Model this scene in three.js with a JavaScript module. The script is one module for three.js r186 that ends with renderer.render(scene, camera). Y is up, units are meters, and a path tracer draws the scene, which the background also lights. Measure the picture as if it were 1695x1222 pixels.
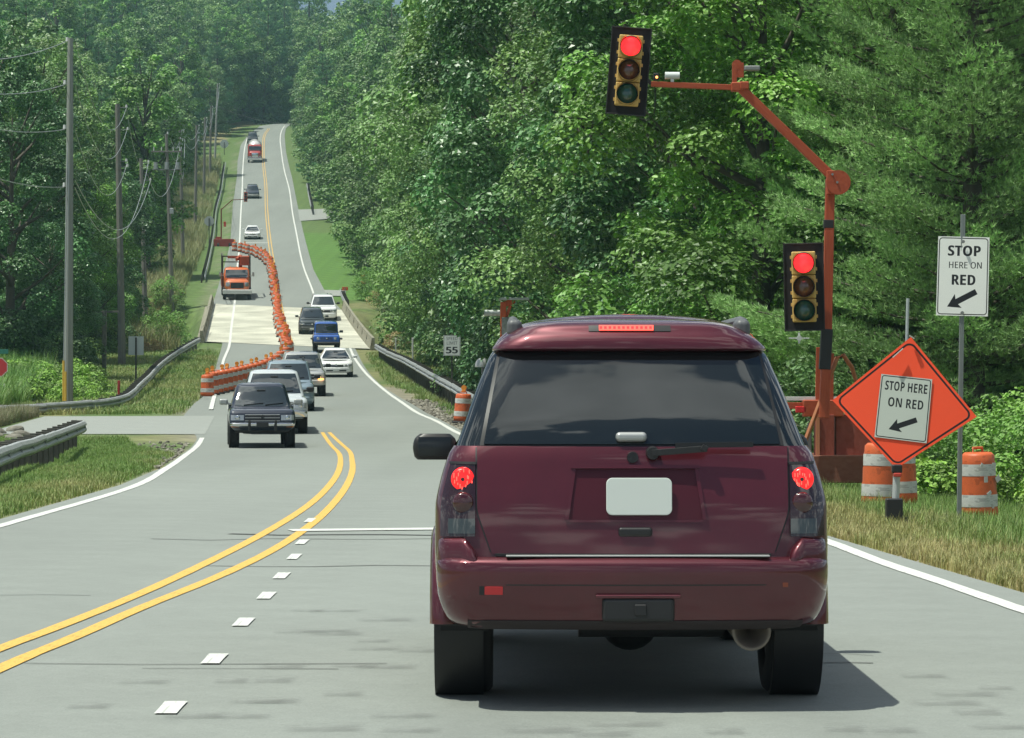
import * as THREE from 'three';
import { mergeGeometries, mergeVertices, toCreasedNormals } from 'three/addons/utils/BufferGeometryUtils.js';
import { RoundedBoxGeometry } from 'three/addons/geometries/RoundedBoxGeometry.js';

// ------------------------------------------------------------------ camera, sky, sun, exposure
const EYE = 1.56, F = 5000, CX = 847.5, HZ = 630;          // eye height, lens in photo pixels, picture centre, row of the near road's horizon
const scene = new THREE.Scene();
const camera = new THREE.PerspectiveCamera(2 * Math.atan(611 / F) * 180 / Math.PI, 1695 / 1222, 0.5, 4000);
camera.position.set(0, EYE, 0);
camera.lookAt(0, EYE + 19 / F * 100, -100);
const renderer = new THREE.WebGLRenderer({ antialias: true });
renderer.toneMapping = THREE.LinearToneMapping;
renderer.toneMappingExposure = 1.08;
renderer.shadowMap.enabled = true;

const SUN = new THREE.Vector3(-0.36, 1, 0.12).normalize();
const sun = new THREE.DirectionalLight(new THREE.Color().setRGB(0.975, 0.985, 0.86), 4.9);
sun.name = 'sun';
sun.position.copy(SUN).multiplyScalar(300).add(new THREE.Vector3(-5, 0, -120));
sun.target.position.set(-5, 0, -120);
sun.castShadow = true;
Object.assign(sun.shadow.camera, { left: -150, right: 150, top: 250, bottom: -250, near: 1, far: 900 });
sun.shadow.mapSize.set(4096, 4096);
scene.add(sun, sun.target);

// ------------------------------------------------------------------ noise
function rng(a) { return () => { a = (a + 0x6d2b79f5) | 0; let t = Math.imul(a ^ (a >>> 15), 1 | a); t = (t + Math.imul(t ^ (t >>> 7), 61 | t)) ^ t; return ((t ^ (t >>> 14)) >>> 0) / 4294967296; }; }
function hash3(x, y, z) { let h = Math.imul(x | 0, 374761393) + Math.imul(y | 0, 668265263) + Math.imul(z | 0, 2147483647 ^ 0x5bd1e995); h = Math.imul(h ^ (h >>> 13), 1274126177); return ((h ^ (h >>> 16)) >>> 0) / 4294967296; }
const sm = (t) => t * t * (3 - 2 * t);
function vnoise(x, y, z = 0, per = 0) {
  const X = Math.floor(x), Y = Math.floor(y), Z = Math.floor(z), u = sm(x - X), v = sm(y - Y), w = sm(z - Z);
  const m = per ? (a) => ((a % per) + per) % per : (a) => a;
  const h = (i, j, k) => hash3(m(X + i), m(Y + j), Z + k);
  const l = (a, b, t) => a + (b - a) * t;
  return l(l(l(h(0, 0, 0), h(1, 0, 0), u), l(h(0, 1, 0), h(1, 1, 0), u), v), l(l(h(0, 0, 1), h(1, 0, 1), u), l(h(0, 1, 1), h(1, 1, 1), u), v), w);
}
function fbm(x, y, z = 0, oct = 4, per = 0) { let s = 0, a = 0.5, n = 0; for (let i = 0; i < oct; i++) { s += a * vnoise(x, y, z + i * 17, per); n += a; x *= 2; y *= 2; if (per) per *= 2; else z *= 2; a *= 0.5; } return s / n; }
const clamp = THREE.MathUtils.clamp, lerp = THREE.MathUtils.lerp, sstep = (x, a, b) => sm(clamp((x - a) / (b - a), 0, 1));

// ------------------------------------------------------------------ sky: clear summer air with fair-weather clouds all round
{
  const W = 2048, H = 1024, d = new Float32Array(W * H * 4);
  for (let r = 0; r < H; r++) {
    const el = ((r + 0.5) / H - 0.5) * Math.PI, y = Math.sin(el), c = Math.cos(el), up = Math.max(0, y);
    for (let q = 0; q < W; q++) {
      const az = ((q + 0.5) / W - 0.5) * 2 * Math.PI, x = Math.cos(az) * c, z = Math.sin(az) * c;
      const s = Math.max(0, x * SUN.x + y * SUN.y + z * SUN.z), h = Math.pow(1 - up, 3.2);
      let R = lerp(0.060, 0.30, h), G = lerp(0.118, 0.40, h), B = lerp(0.24, 0.49, h);
      const glow = 0.35 * Math.pow(s, 6) + 0.5 * Math.pow(s, 40); R += glow; G += glow * 0.97; B += glow * 0.9;
      if (y > 0.01) {
        const k = 1 / (y + 0.16), n = fbm(x * k * 4.2 + 108.7, z * k * 4.2 + 8, 2.2, 5), n2 = fbm(x * k * 9 + 3, z * k * 9, 7, 4);
        const dens = sstep(n + 0.22 * (n2 - 0.5), 0.555, 0.63) * sstep(y, 0.01, 0.10);
        const lit = 0.85 + 0.75 * (n2 - 0.4) + 0.2 * s;
        R = lerp(R, 1.08 * lit, dens); G = lerp(G, 1.13 * lit, dens); B = lerp(B, 1.12 * lit, dens);
      }
      const o = (r * W + q) * 4; d[o] = R; d[o + 1] = G; d[o + 2] = B; d[o + 3] = 1;
    }
  }
  const t = new THREE.DataTexture(d, W, H, THREE.RGBAFormat, THREE.FloatType);
  t.mapping = THREE.EquirectangularReflectionMapping; t.magFilter = THREE.LinearFilter; t.minFilter = THREE.LinearFilter; t.needsUpdate = true;
  scene.background = t; scene.environment = t;
}
scene.fog = new THREE.FogExp2(new THREE.Color().setRGB(0.55, 0.90, 1.0), 0.00019);

// ------------------------------------------------------------------ naming and grouping
const used = new Map();
function numbered(n) { const k = used.get(n) || 0; used.set(n, k + 1); return k ? n + '_' + String(k).padStart(3, '0') : n; }
function tag(o, label, category, group, kind) { if (label) o.userData.label = label; if (category) o.userData.category = category; if (group) o.userData.group = group; if (kind) o.userData.kind = kind; return o; }
function thing(name, label, category, pos = [0, 0, 0], ry = 0, group) { const o = new THREE.Group(); o.name = numbered(name); o.position.set(...pos); o.rotation.y = ry; scene.add(o); return tag(o, label, category, group); }
function part(name, geo, mat, parent) { const g = Array.isArray(geo) ? join(geo) : geo; const m = new THREE.Mesh(g, mat); m.name = name; m.castShadow = m.receiveShadow = true; parent.add(m); return m; }
function solo(name, geo, mat, label, category, group, kind) { const m = part(numbered(name), geo, mat, scene); return tag(m, label, category, group, kind); }
function structure(name, geo, mat, label) { return solo(name, geo, mat, label, null, null, 'structure'); }
function join(list) {
  const g = list.map((x) => { const y = x.index ? x.toNonIndexed() : x.clone(); for (const k of Object.keys(y.attributes)) if (!['position', 'normal', 'uv'].includes(k)) y.deleteAttribute(k); if (!y.attributes.uv) y.setAttribute('uv', new THREE.BufferAttribute(new Float32Array(y.attributes.position.count * 2), 2)); if (!y.attributes.normal) y.computeVertexNormals(); return y; });
  return mergeGeometries(g);
}
function duplicate(src, label, group) { const o = src.clone(); o.name = numbered(src.name.replace(/_\d{3}$/, '')); o.userData = { ...src.userData }; if (label) o.userData.label = label; if (group) o.userData.group = group; scene.add(o); return o; }

// ------------------------------------------------------------------ materials
const lin = (r, g, b) => new THREE.Color().setRGB(r, g, b);
const std = (c, rough = 0.8, metal = 0, o = {}) => new THREE.MeshStandardMaterial({ color: Array.isArray(c) ? lin(...c) : c, roughness: rough, metalness: metal, ...o });
const paint = (c, o = {}) => new THREE.MeshPhysicalMaterial({ color: lin(...c), roughness: 0.42, metalness: 0.25, clearcoat: 1, clearcoatRoughness: 0.04, ...o });
function noiseTex(size, fn, srgb = false) {
  const d = new Uint8Array(size * size * 4);
  for (let y = 0; y < size; y++) for (let x = 0; x < size; x++) { const v = fn(x / size, y / size, x, y), o = (y * size + x) * 4; for (let c = 0; c < 3; c++) d[o + c] = clamp(Array.isArray(v) ? v[c] : v, 0, 1) * 255; d[o + 3] = 255; }
  const t = new THREE.DataTexture(d, size, size); t.wrapS = t.wrapT = THREE.RepeatWrapping; t.magFilter = THREE.LinearFilter; t.minFilter = THREE.LinearFilter; if (srgb) t.colorSpace = THREE.SRGBColorSpace; t.needsUpdate = true; return t;
}
const rep = (t, x, y = x) => { const c = t.clone(); c.repeat.set(x, y); c.needsUpdate = true; return c; };
const R0 = rng(7);
const asphaltTex = noiseTex(512, (u, v) => { const f = fbm(u * 6, v * 6, 1, 4, 6), s = R0(); return 0.80 + 0.10 * (f - 0.5) + 0.08 * (fbm(u * 40, v * 40, 3, 2, 40) - 0.5) + (s < 0.06 ? -0.16 : s > 0.94 ? 0.15 : 0.10 * (s - 0.5)); });
const asphaltBump = noiseTex(256, () => 0.5 + 0.5 * (R0() - 0.5));
const dirtTex = noiseTex(512, (u, v) => 0.62 + 0.55 * (fbm(u * 8, v * 8, 3, 5, 8) - 0.5) + 0.22 * (R0() - 0.5));
const wearTex = noiseTex(256, (u, v) => { const f = fbm(u * 16, v * 16, 5, 4, 16); return f > 0.64 ? 0.52 + 0.2 * R0() : 0.88 + 0.26 * (f - 0.5) - (R0() < 0.04 ? 0.28 : 0); });
const rustTex = noiseTex(256, (u, v) => { const f = fbm(u * 10, v * 10, 9, 5, 10); return [0.9 + 0.3 * (f - 0.5), 0.85 + 0.6 * (f - 0.5), 0.8 + 0.8 * (f - 0.5)]; });
const woodTex = noiseTex(256, (u, v) => 0.7 + 0.5 * (fbm(u * 20, v * 3, 4, 4, 0) - 0.5));
const metalDirty = noiseTex(256, (u, v) => 0.8 + 0.5 * (fbm(u * 6, v * 12, 6, 5, 6) - 0.5));

const M = {
  asphalt: std([0.268, 0.290, 0.266], 0.88, 0, { map: asphaltTex, vertexColors: true, bumpMap: asphaltBump, bumpScale: 0.004 }),
  asphaltSide: std([0.325, 0.345, 0.32], 0.9, 0, { map: asphaltTex }),
  concrete: std([0.74, 0.73, 0.60], 0.9, 0, { map: rep(dirtTex, 0.13) }),
  parapet: std([0.38, 0.36, 0.27], 0.9, 0, { map: dirtTex }),
  white: std([0.70, 0.71, 0.67], 0.7, 0, { map: wearTex }),
  yellow: std([0.78, 0.47, 0.10], 0.7, 0, { map: wearTex }),
  crack: std([0.06, 0.062, 0.06], 0.95),
  gravel: std([0.30, 0.28, 0.23], 0.95, 0, { map: dirtTex }),
  ground: std([1, 1, 1], 0.97, 0, { map: dirtTex, vertexColors: true }),
  galv: std([0.50, 0.52, 0.52], 0.45, 0.55, { map: metalDirty }),
  galvDull: std([0.30, 0.31, 0.30], 0.6, 0.35, { map: metalDirty }),
  railWorn: std([0.54, 0.56, 0.55], 0.5, 0.35, { map: metalDirty }),
  timber: std([0.10, 0.095, 0.08], 0.9, 0, { map: woodTex }),
  pole: std([0.26, 0.25, 0.22], 0.9, 0, { map: woodTex }),
  wire: std([0.45, 0.47, 0.47], 0.35, 0.7),
  wireDark: std([0.06, 0.06, 0.06], 0.6),
  porcelain: std([0.55, 0.56, 0.55], 0.3),
  black: std([0.012, 0.012, 0.013], 0.55),
  rubber: std([0.018, 0.018, 0.019], 0.85),
  blackGloss: std([0.012, 0.012, 0.014], 0.18),
  signalYellow: std([0.60, 0.40, 0.12], 0.55, 0, { map: rustTex }),
  orangeSteel: std([0.40, 0.075, 0.025], 0.6, 0.1, { map: rustTex }),
  orangeDull: std([0.22, 0.05, 0.025], 0.75, 0.1, { map: rustTex }),
  drumOrange: std([0.66, 0.125, 0.030], 0.5, 0, { map: wearTex }),
  drumWhite: std([0.62, 0.62, 0.58], 0.55, 0, { map: wearTex }),
  amber: std([0.75, 0.24, 0.02], 0.3),
  glass: new THREE.MeshPhysicalMaterial({ color: lin(0.010, 0.014, 0.016), roughness: 0.03, metalness: 0, ior: 1.65 }),
  windshield: new THREE.MeshPhysicalMaterial({ color: lin(0.022, 0.030, 0.033), roughness: 0.04, ior: 1.9 }),
  chrome: std([0.65, 0.66, 0.68], 0.12, 1),
  silverPlastic: std([0.42, 0.43, 0.42], 0.35, 0.4),
  lampClear: new THREE.MeshPhysicalMaterial({ color: lin(0.42, 0.44, 0.45), roughness: 0.15, metalness: 0.5, clearcoat: 1 }),
  lampAmber: std([0.6, 0.2, 0.03], 0.2),
  plate: std([0.62, 0.66, 0.62], 0.5),
  darkRed: new THREE.MeshPhysicalMaterial({ color: lin(0.05, 0.006, 0.008), roughness: 0.15, clearcoat: 1 }),
  rim: std([0.42, 0.43, 0.44], 0.35, 0.8),
};

// ------------------------------------------------------------------ height of the road along its length (z = -distance): level, a sag, then the long climb beyond the bridge
const GT = [[-60, 0], [50, 0], [65, -0.08], [77, -0.16], [88, 0.01], [100, 0.36], [110, 0.62], [125, 0.95], [155, 1.85], [170, 2.52], [187, 3.46], [210, 5.2], [233, 7.3], [260, 9.9], [333, 17.1], [410, 26.3], [490, 37.1], [560, 47.8], [588, 51.6], [606, 53.2], [640, 56], [700, 62], [900, 90], [1200, 120]];
function pchip(T) {
  const n = T.length, h = [], s = [], m = [];
  for (let i = 0; i < n - 1; i++) { h[i] = T[i + 1][0] - T[i][0]; s[i] = (T[i + 1][1] - T[i][1]) / h[i]; }
  m[0] = s[0]; m[n - 1] = s[n - 2];
  for (let i = 1; i < n - 1; i++) { if (s[i - 1] * s[i] <= 0) m[i] = 0; else { const a = 2 * h[i] + h[i - 1], b = h[i] + 2 * h[i - 1]; m[i] = (a + b) / (a / s[i - 1] + b / s[i]); } }
  return (x) => {
    if (x <= T[0][0]) return T[0][1]; if (x >= T[n - 1][0]) return T[n - 1][1] + (x - T[n - 1][0]) * m[n - 1];
    let i = 0; while (x > T[i + 1][0]) i++;
    const t = (x - T[i][0]) / h[i], t2 = t * t, t3 = t2 * t;
    return (2 * t3 - 3 * t2 + 1) * T[i][1] + (t3 - 2 * t2 + t) * h[i] * m[i] + (-2 * t3 + 3 * t2) * T[i + 1][1] + (t3 - t2) * h[i] * m[i + 1];
  };
}
const gs = pchip(GT);
const DROWS = []; for (let d = -40; d < 1200;) { DROWS.push(d); d += d < 60 ? 1 : d < 260 ? 2 : d < 640 ? 4 : 20; }
const YROWS = DROWS.map(gs);
function rowAt(d) { let lo = 0, hi = DROWS.length - 2; while (lo < hi) { const m = (lo + hi + 1) >> 1; if (DROWS[m] <= d) lo = m; else hi = m - 1; } return lo; }
function gl(d) { const i = rowAt(d); return lerp(YROWS[i], YROWS[i + 1], (d - DROWS[i]) / (DROWS[i + 1] - DROWS[i])); }
// survey helpers: a ground point seen in the photograph -> [X, distance]; a point at a known distance -> world
function G(px, py) { let lo = 4, hi = 640; for (let i = 0; i < 50; i++) { const m = (lo + hi) / 2; if (HZ + F * (EYE - gl(m)) / m > py) lo = m; else hi = m; } return [(px - CX) * lo / F, lo]; }
const at = (px, py, d) => new THREE.Vector3((px - CX) * d / F, EYE + (HZ - py) * d / F, -d);
const line1 = (L) => { const T = L.slice().sort((a, b) => a[1] - b[1]); return (d) => { let i = 0; while (i < T.length - 2 && d > T[i + 1][1]) i++; return lerp(T[i][0], T[i + 1][0], (d - T[i][1]) / (T[i + 1][1] - T[i][1])); }; };

// pavement edges, white edge lines, yellow lines (X, distance)
const leftPave = [[-5.75, -40], [-5.75, 32], [-5.85, 45], G(270, 774), G(292, 759), G(312, 744), G(321, 734.5), G(327, 725), [-10.9, 100], [-11.9, 113], G(338, 655), G(360, 597), G(368, 569), G(352, 503), G(369, 448), G(381, 402.6), G(382, 386), G(385, 338.6), G(392, 291), G(393, 266), G(398, 240), G(412, 222), G(431, 208), [-45, 588], [-40, 606], [-30, 640]];
const rightPave = [[6.4, -40], [5.1, 2], [4.55, 12], [3.76, 22.2], [3.37, 27.6], [3.17, 30.4], [2.45, 45], [1.45, 60], [0.1, 75], [-1.25, 88], [-2.9, 103], G(630, 637), G(601, 603), G(592, 585), G(564, 512), G(540, 486), G(519, 447), G(509, 411), G(498, 366), G(494, 347), G(484, 297), G(473, 249.6), G(471, 225), G(473, 212), [-42.7, 588], [-35, 606], [-22, 640]];
const rightLine = [[5.9, -40], [4.7, 2], [4.15, 12], [3.3, 20], [3.31, 23.5], [3.17, 25.9], [3.05, 29.3], [2.2, 45], [1.15, 60], [-0.2, 75], [-1.54, 88], [-2.35, 96], [-3.2, 103], G(654, 659), G(626.7, 638), G(605, 617.5), G(588, 595), G(571, 560), G(545, 530), G(527, 505.5), G(515, 475), G(504, 447), G(498, 425), G(491, 389), G(484, 352.5), G(478.6, 313.5), G(470, 280), G(465, 247), G(463.5, 230), G(466, 216), G(471, 208)];
rightLine[3] = [3.5, 20];
const leftLine = [[-5.45, -40], [-5.45, 20], [-5.48, 32.3], [-5.57, 44.6], G(278, 774), G(300, 759), G(320, 744), G(329, 734.5), G(334.5, 725)];
const leftLineFar = [G(349, 679), G(355, 656), G(370, 597), G(379, 574), G(383, 541), G(388, 503), G(392, 450), G(396, 408), G(398, 361), G(400.7, 313.5), G(402, 274.6), G(405, 244), G(410, 226)];
const yelR = [[-3.2, 2], [-2.9, 12], G(33.6, 1092.5), G(120, 1057), G(224, 1011), G(359, 956), G(448, 913), G(516, 868), G(560.5, 823.5), G(581, 787.6), G(583, 765), G(574, 743), G(545, 716)];
const yelL = [[-3.55, 2], [-3.2, 12], G(0, 1074.6), G(90, 1041), G(224, 987), G(359, 924), G(448, 877), G(516, 832.5), G(554, 792), G(563, 769.7), G(558, 747), G(533.6, 716)];
const yelFar = [G(480, 566), G(466, 520), G(461, 494), G(451, 433), G(445, 391), G(441, 347), G(439.6, 305), G(436.5, 277), G(435.5, 249.6), G(437.5, 224.5), G(445, 213)];
const Lx = line1(leftPave), Rx = line1(rightPave);
const BR0 = G(613, 578)[1] + 1, BR1 = G(352, 503)[1] - 1;                                  // the bridge
function inSideRoad(X, d) { return (d > 87 && d < 101.5 && X < Lx(d) + 2) ? 1 : 0; }
function lateral(X, d) {
  const l = Lx(d) - X, r = X - Rx(d), u = Math.max(l, r), n = fbm(X * 0.15 + 50, d * 0.08, 1, 3) - 0.5;
  if (u < 0.35) return l > -1.7 && Math.abs(d - 94) < 10 ? -0.012 : -0.07;
  if (d > 87 && d < 101.5 && l > 0 && X > -15.6) return -0.012;
  let y = -0.07 + 0.02 * Math.min(1, u);
  if (l > 0) {
    y -= 0.06 * clamp(u - 1, 0, 4) * (d < 140 ? 1 : 0.5);
    if (d > 60) y += clamp(u - 8, 0, 60) * (d > 240 ? 0.12 : 0.02) + n * clamp(u / 6, 0, 1.2);
  } else {
    y -= (d < 95 ? 0.09 : 0.03) * clamp(u - 0.6, 0, 3.6);
    y += clamp(u - 6, 0, 60) * 0.10 + n * clamp((u - 2) / 6, 0, 1);
  }
  if (d > BR0 - 6 && d < BR1 + 8) { const b0 = l > 0 ? BR0 + 8 : BR0 + 1, b1 = l > 0 ? BR1 : BR1 - 5, k = sstep(d, b0, b0 + 8) * (1 - sstep(d, b1 - 8, b1)); y -= k * (u > 0 ? 3.0 * sstep(u, 0.4, 2.5) * (1 - 0.75 * sstep(u, 5, 16)) : 0); }
  if (l > 0) y = lerp(y, -0.012, (1 - sstep(Math.abs(d - 94), 7.2, 14)) * sstep(X, -19, -15.6));
  return y;
}
const groundY = (X, d) => gl(d) + lateral(X, d);

// ------------------------------------------------------------------ terrain
{
  const XS = []; for (let x = -330; x < 330;) { XS.push(x); const a = x > -62 && x < 14 ? 0.8 : x > -100 && x < 60 ? 3 : 15; x += a; }
  const nx = XS.length, nd = DROWS.length, pos = new Float32Array(nx * nd * 3), col = new Float32Array(nx * nd * 3), uv = new Float32Array(nx * nd * 2), idx = [];
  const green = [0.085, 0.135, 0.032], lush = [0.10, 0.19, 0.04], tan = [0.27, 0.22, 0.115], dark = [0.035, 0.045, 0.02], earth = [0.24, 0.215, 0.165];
  for (let j = 0; j < nd; j++) for (let i = 0; i < nx; i++) {
    const X = XS[i], d = DROWS[j], k = j * nx + i, l = Lx(d) - X, r = X - Rx(d), u = Math.max(l, r), n = fbm(X * 0.35, d * 0.2, 11, 4), n2 = fbm(X * 0.09 + 9, d * 0.05, 4, 3);
    pos[k * 3] = X; pos[k * 3 + 1] = groundY(X, d); pos[k * 3 + 2] = -d; uv[k * 2] = X / 3.1; uv[k * 2 + 1] = d / 3.1;
    let c = green.slice();
    const mixc = (b, t) => { c = c.map((v, q) => lerp(v, b[q], clamp(t, 0, 1))); };
    if (l > 0) { mixc(lush, 0.4 * n); if (u > 3.5 && d > 100) mixc(tan, 0.75 * sstep(n2, 0.42, 0.6)); if (d < 100) mixc(tan, 0.5 * sstep(n, 0.45, 0.7)); mixc(earth, 0.5 * (1 - sstep(u, 0.2, 1.6)) * sstep(n, 0.3, 0.6)); }
    else { if (d > 240) mixc(d < 345 ? [0.085, 0.19, 0.03] : [0.095, 0.15, 0.04], 0.6 + 0.4 * n); else mixc(tan, 0.45 * sstep(n, 0.35, 0.62)); if (d < 60) mixc(tan, 0.75 * (1 - sstep(u, 1.2, 3.4))); if (d > 60 && d < 140) mixc(earth, 0.9 * (1 - sstep(u + 2 * (n - 0.5), 0.5, 1.9))); }
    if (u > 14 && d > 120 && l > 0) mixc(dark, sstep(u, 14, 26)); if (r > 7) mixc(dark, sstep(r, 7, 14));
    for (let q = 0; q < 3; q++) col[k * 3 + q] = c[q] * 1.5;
    if (i && j) { const a = k, b = k - 1, e = k - nx, f = k - nx - 1; idx.push(f, e, a, f, a, b); }
  }
  const g = new THREE.BufferGeometry(); g.setAttribute('position', new THREE.BufferAttribute(pos, 3)); g.setAttribute('color', new THREE.BufferAttribute(col, 3)); g.setAttribute('uv', new THREE.BufferAttribute(uv, 2)); g.setIndex(idx); g.computeVertexNormals();
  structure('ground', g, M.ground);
}

// ------------------------------------------------------------------ road sheets and markings
function ribbonBetween(fl, fr, d0, d1, off, nc = 8, tint) {
  const rows = [d0]; for (const d of DROWS) if (d > d0 + 0.01 && d < d1 - 0.01) rows.push(d); rows.push(d1);
  const pos = [], uv = [], col = [], idx = [];
  rows.forEach((d, j) => { for (let i = 0; i <= nc; i++) { const X = lerp(fl(d), fr(d), i / nc); pos.push(X, gl(d) + off, -d); uv.push(X / 2.2, d / 2.2); const t = tint ? tint(X, d, i / nc) : 1; col.push(t, t, t); if (i && j) { const a = j * (nc + 1) + i, b = a - 1, e = a - nc - 1, f = e - 1; idx.push(f, e, a, f, a, b); } } });
  const g = new THREE.BufferGeometry(); g.setAttribute('position', new THREE.Float32BufferAttribute(pos, 3)); g.setAttribute('uv', new THREE.Float32BufferAttribute(uv, 2)); g.setAttribute('color', new THREE.Float32BufferAttribute(col, 3)); g.setIndex(idx); g.computeVertexNormals(); return g;
}
// a painted line: polyline in (X, d), sideways width w, following the ground rows
function lineGeo(L, w, off, wob = 0) {
  const P = []; const c = new THREE.CatmullRomCurve3(L.map(([x, d]) => new THREE.Vector3(x, 0, d)), false, 'centripetal'), len = c.getLength(), n = Math.max(2, Math.ceil(len / 0.8));
  for (let i = 0; i <= n; i++) { const p = c.getPointAt(i / n); P.push([p.x, p.z]); }
  const Q = []; for (let i = 0; i < P.length; i++) { if (i) { const [x0, d0] = P[i - 1], [x1, d1] = P[i], lo = Math.min(d0, d1), hi = Math.max(d0, d1); const cuts = []; for (let k = rowAt(lo); k < DROWS.length && DROWS[k] < hi; k++) if (DROWS[k] > lo + 1e-4 && DROWS[k] < hi - 1e-4) cuts.push((DROWS[k] - d0) / (d1 - d0)); cuts.sort((a, b) => a - b); for (const t of cuts) Q.push([lerp(x0, x1, t), lerp(d0, d1, t)]); } Q.push(P[i]); }
  const pos = [], uv = [], idx = []; let s = 0;
  for (let i = 0; i < Q.length; i++) {
    const a = Q[Math.max(0, i - 1)], b = Q[Math.min(Q.length - 1, i + 1)], tx = b[0] - a[0], td = b[1] - a[1], l = Math.hypot(tx, td) || 1, h = w / 2 * (1 + wob * (vnoise(s * 3, 0.5) - 0.5));
    for (const e of [-1, 1]) { const X = Q[i][0] + e * td / l * h, d = Q[i][1] - e * tx / l * h; pos.push(X, gl(d) + off, -d); uv.push(e * w * 2, s * 1.3); }
    if (i) { s += l / 2; const k = i * 2; idx.push(k - 2, k - 1, k + 1, k - 2, k + 1, k); }
  }
  const g = new THREE.BufferGeometry(); g.setAttribute('position', new THREE.Float32BufferAttribute(pos, 3)); g.setAttribute('uv', new THREE.Float32BufferAttribute(uv, 2)); g.setIndex(idx); g.computeVertexNormals(); return g;
}
const quadGround = (c, off) => { // corners [X,d] near-left, near-right, far-right, far-left
  const pos = [], uv = [], idx = [], n = 12;
  for (let j = 0; j <= n; j++) for (let i = 0; i <= n; i++) { const t = j / n, s = i / n, X = lerp(lerp(c[0][0], c[1][0], s), lerp(c[3][0], c[2][0], s), t), d = lerp(lerp(c[0][1], c[1][1], s), lerp(c[3][1], c[2][1], s), t); pos.push(X, gl(d) + off, -d); uv.push(X / 2.2, d / 2.2); if (i && j) { const a = j * (n + 1) + i; idx.push(a - n - 2, a - n - 1, a, a - n - 2, a, a - 1); } }
  const g = new THREE.BufferGeometry(); g.setAttribute('position', new THREE.Float32BufferAttribute(pos, 3)); g.setAttribute('uv', new THREE.Float32BufferAttribute(uv, 2)); g.setIndex(idx); g.computeVertexNormals(); return g;
};
const roadTint = (X, d, s) => { const n = fbm(X * 0.5, d * 0.07, 21, 4), n2 = fbm(X * 1.3, d * 0.6, 3, 3); const lane = d < 80 && X > -1.7 ? X - 0.7 : 9, t = 1 + 0.24 * (n - 0.5) + 0.08 * (n2 - 0.5) - 0.11 * Math.exp(-((Math.abs(lane) - 0.8) ** 2) / 0.12); const seam = d > 101 ? 0.93 : 1; return t * seam; };
const road = structure('road', ribbonBetween(Lx, Rx, -40, 612, 0, 24, roadTint), M.asphalt);
// far end: the road turns right behind the trees
{
  const fl = (d) => Lx(d), fr = (d) => lerp(-32, 10, (d - 612) / 14);
  part('road_bend', ribbonBetween(fl, fr, 612, 626, -0.004, 6, () => 1), M.asphalt, road);
}
structure('side_road', quadGround([[-15.5, 87.8], [-8.9, 87.5], [-9.9, 100.6], [-15.5, 100.2]], 0.006), M.asphaltSide);
structure('driveway', quadGround([G(496, 366), G(560, 361), G(560, 345), G(493, 347)], 0.012), M.asphaltSide);
structure('driveway', quadGround([G(540, 490), G(572, 490), G(572, 481), G(536, 480)], 0.012), M.asphaltSide);
// bridge deck slabs with joints between them
{
  const far = [G(352, 503), G(565, 513)], near = [G(338, 566), G(613, 578)], n = 5, deck = new THREE.Group(); deck.name = 'bridge_deck'; tag(deck, 'pale concrete bridge deck crossed by the road', null, null, 'structure'); scene.add(deck);
  const P = (s, t) => { const a = s ? 1 : 0; return [lerp(near[a][0], far[a][0], t), lerp(near[a][1], far[a][1], t)]; };
  for (let i = 0; i < n; i++) { const t0 = i / n + 0.0012, t1 = (i + 1) / n - 0.0012; part('slab', quadGround([P(0, t0), P(1, t0), P(1, t1), P(0, t1)], 0.02), M.concrete, deck); }
  part('deck_side', [-1, 1].map((s) => { const a = s < 0 ? P(0, 0) : P(1, 0), b = s < 0 ? P(0, 1) : P(1, 1); const g = new THREE.BoxGeometry(0.5, 0.9, Math.hypot(b[0] - a[0], b[1] - a[1])); g.lookAt(new THREE.Vector3(b[0] - a[0], gl(b[1]) - gl(a[1]), -(b[1] - a[1]))); g.translate((a[0] + b[0]) / 2 + s * 0.3, (gl(a[1]) + gl(b[1])) / 2 - 0.53, -(a[1] + b[1]) / 2); return g; }), M.parapet, deck);
}
const marking = (name, geo, mat) => { const m = part(name, geo, mat, road); return m; };
marking('edge_line', lineGeo(rightLine, 0.15, 0.006, 0.25), M.white);
marking('edge_line', lineGeo(leftLine, 0.14, 0.006, 0.25), M.white);
marking('edge_line', lineGeo(leftLineFar, 0.16, 0.03, 0.2), M.white);
marking('centre_line', lineGeo(yelR, 0.108, 0.006, 0.12), M.yellow);
marking('centre_line', lineGeo(yelL, 0.108, 0.006, 0.12), M.yellow);
marking('centre_line', lineGeo(yelFar.map(([x, d]) => [x - 0.15, d]), 0.085, 0.032), M.yellow);
marking('centre_line', lineGeo(yelFar.map(([x, d]) => [x + 0.15, d]), 0.085, 0.032), M.yellow);
marking('stop_line', lineGeo([G(480, 879), [(846 - CX) * 31.9 / F, 31.75], [2.2, 31.6]], 0.42, 0.009, 0.1), M.white);
marking('stop_line', lineGeo([G(402, 402), G(443, 402)], 0.5, 0.008), M.white);
for (const [x, y, w] of [[283, 1173, 0.17], [355, 1092, 0.17], [403, 1031, 0.165], [441, 987, 0.16], [466, 954, 0.16], [487, 922.5, 0.15], [500, 898, 0.15], [513, 862, 0.14]]) {
  const [X, d] = G(x, y), L = 0.30 * d / 14.5 + 0.24; marking('dash', lineGeo([[X + 0.004, d - L / 2], [X - 0.004, d + L / 2]], w * 0.64, 0.008, 0.3), M.white);
}
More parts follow.
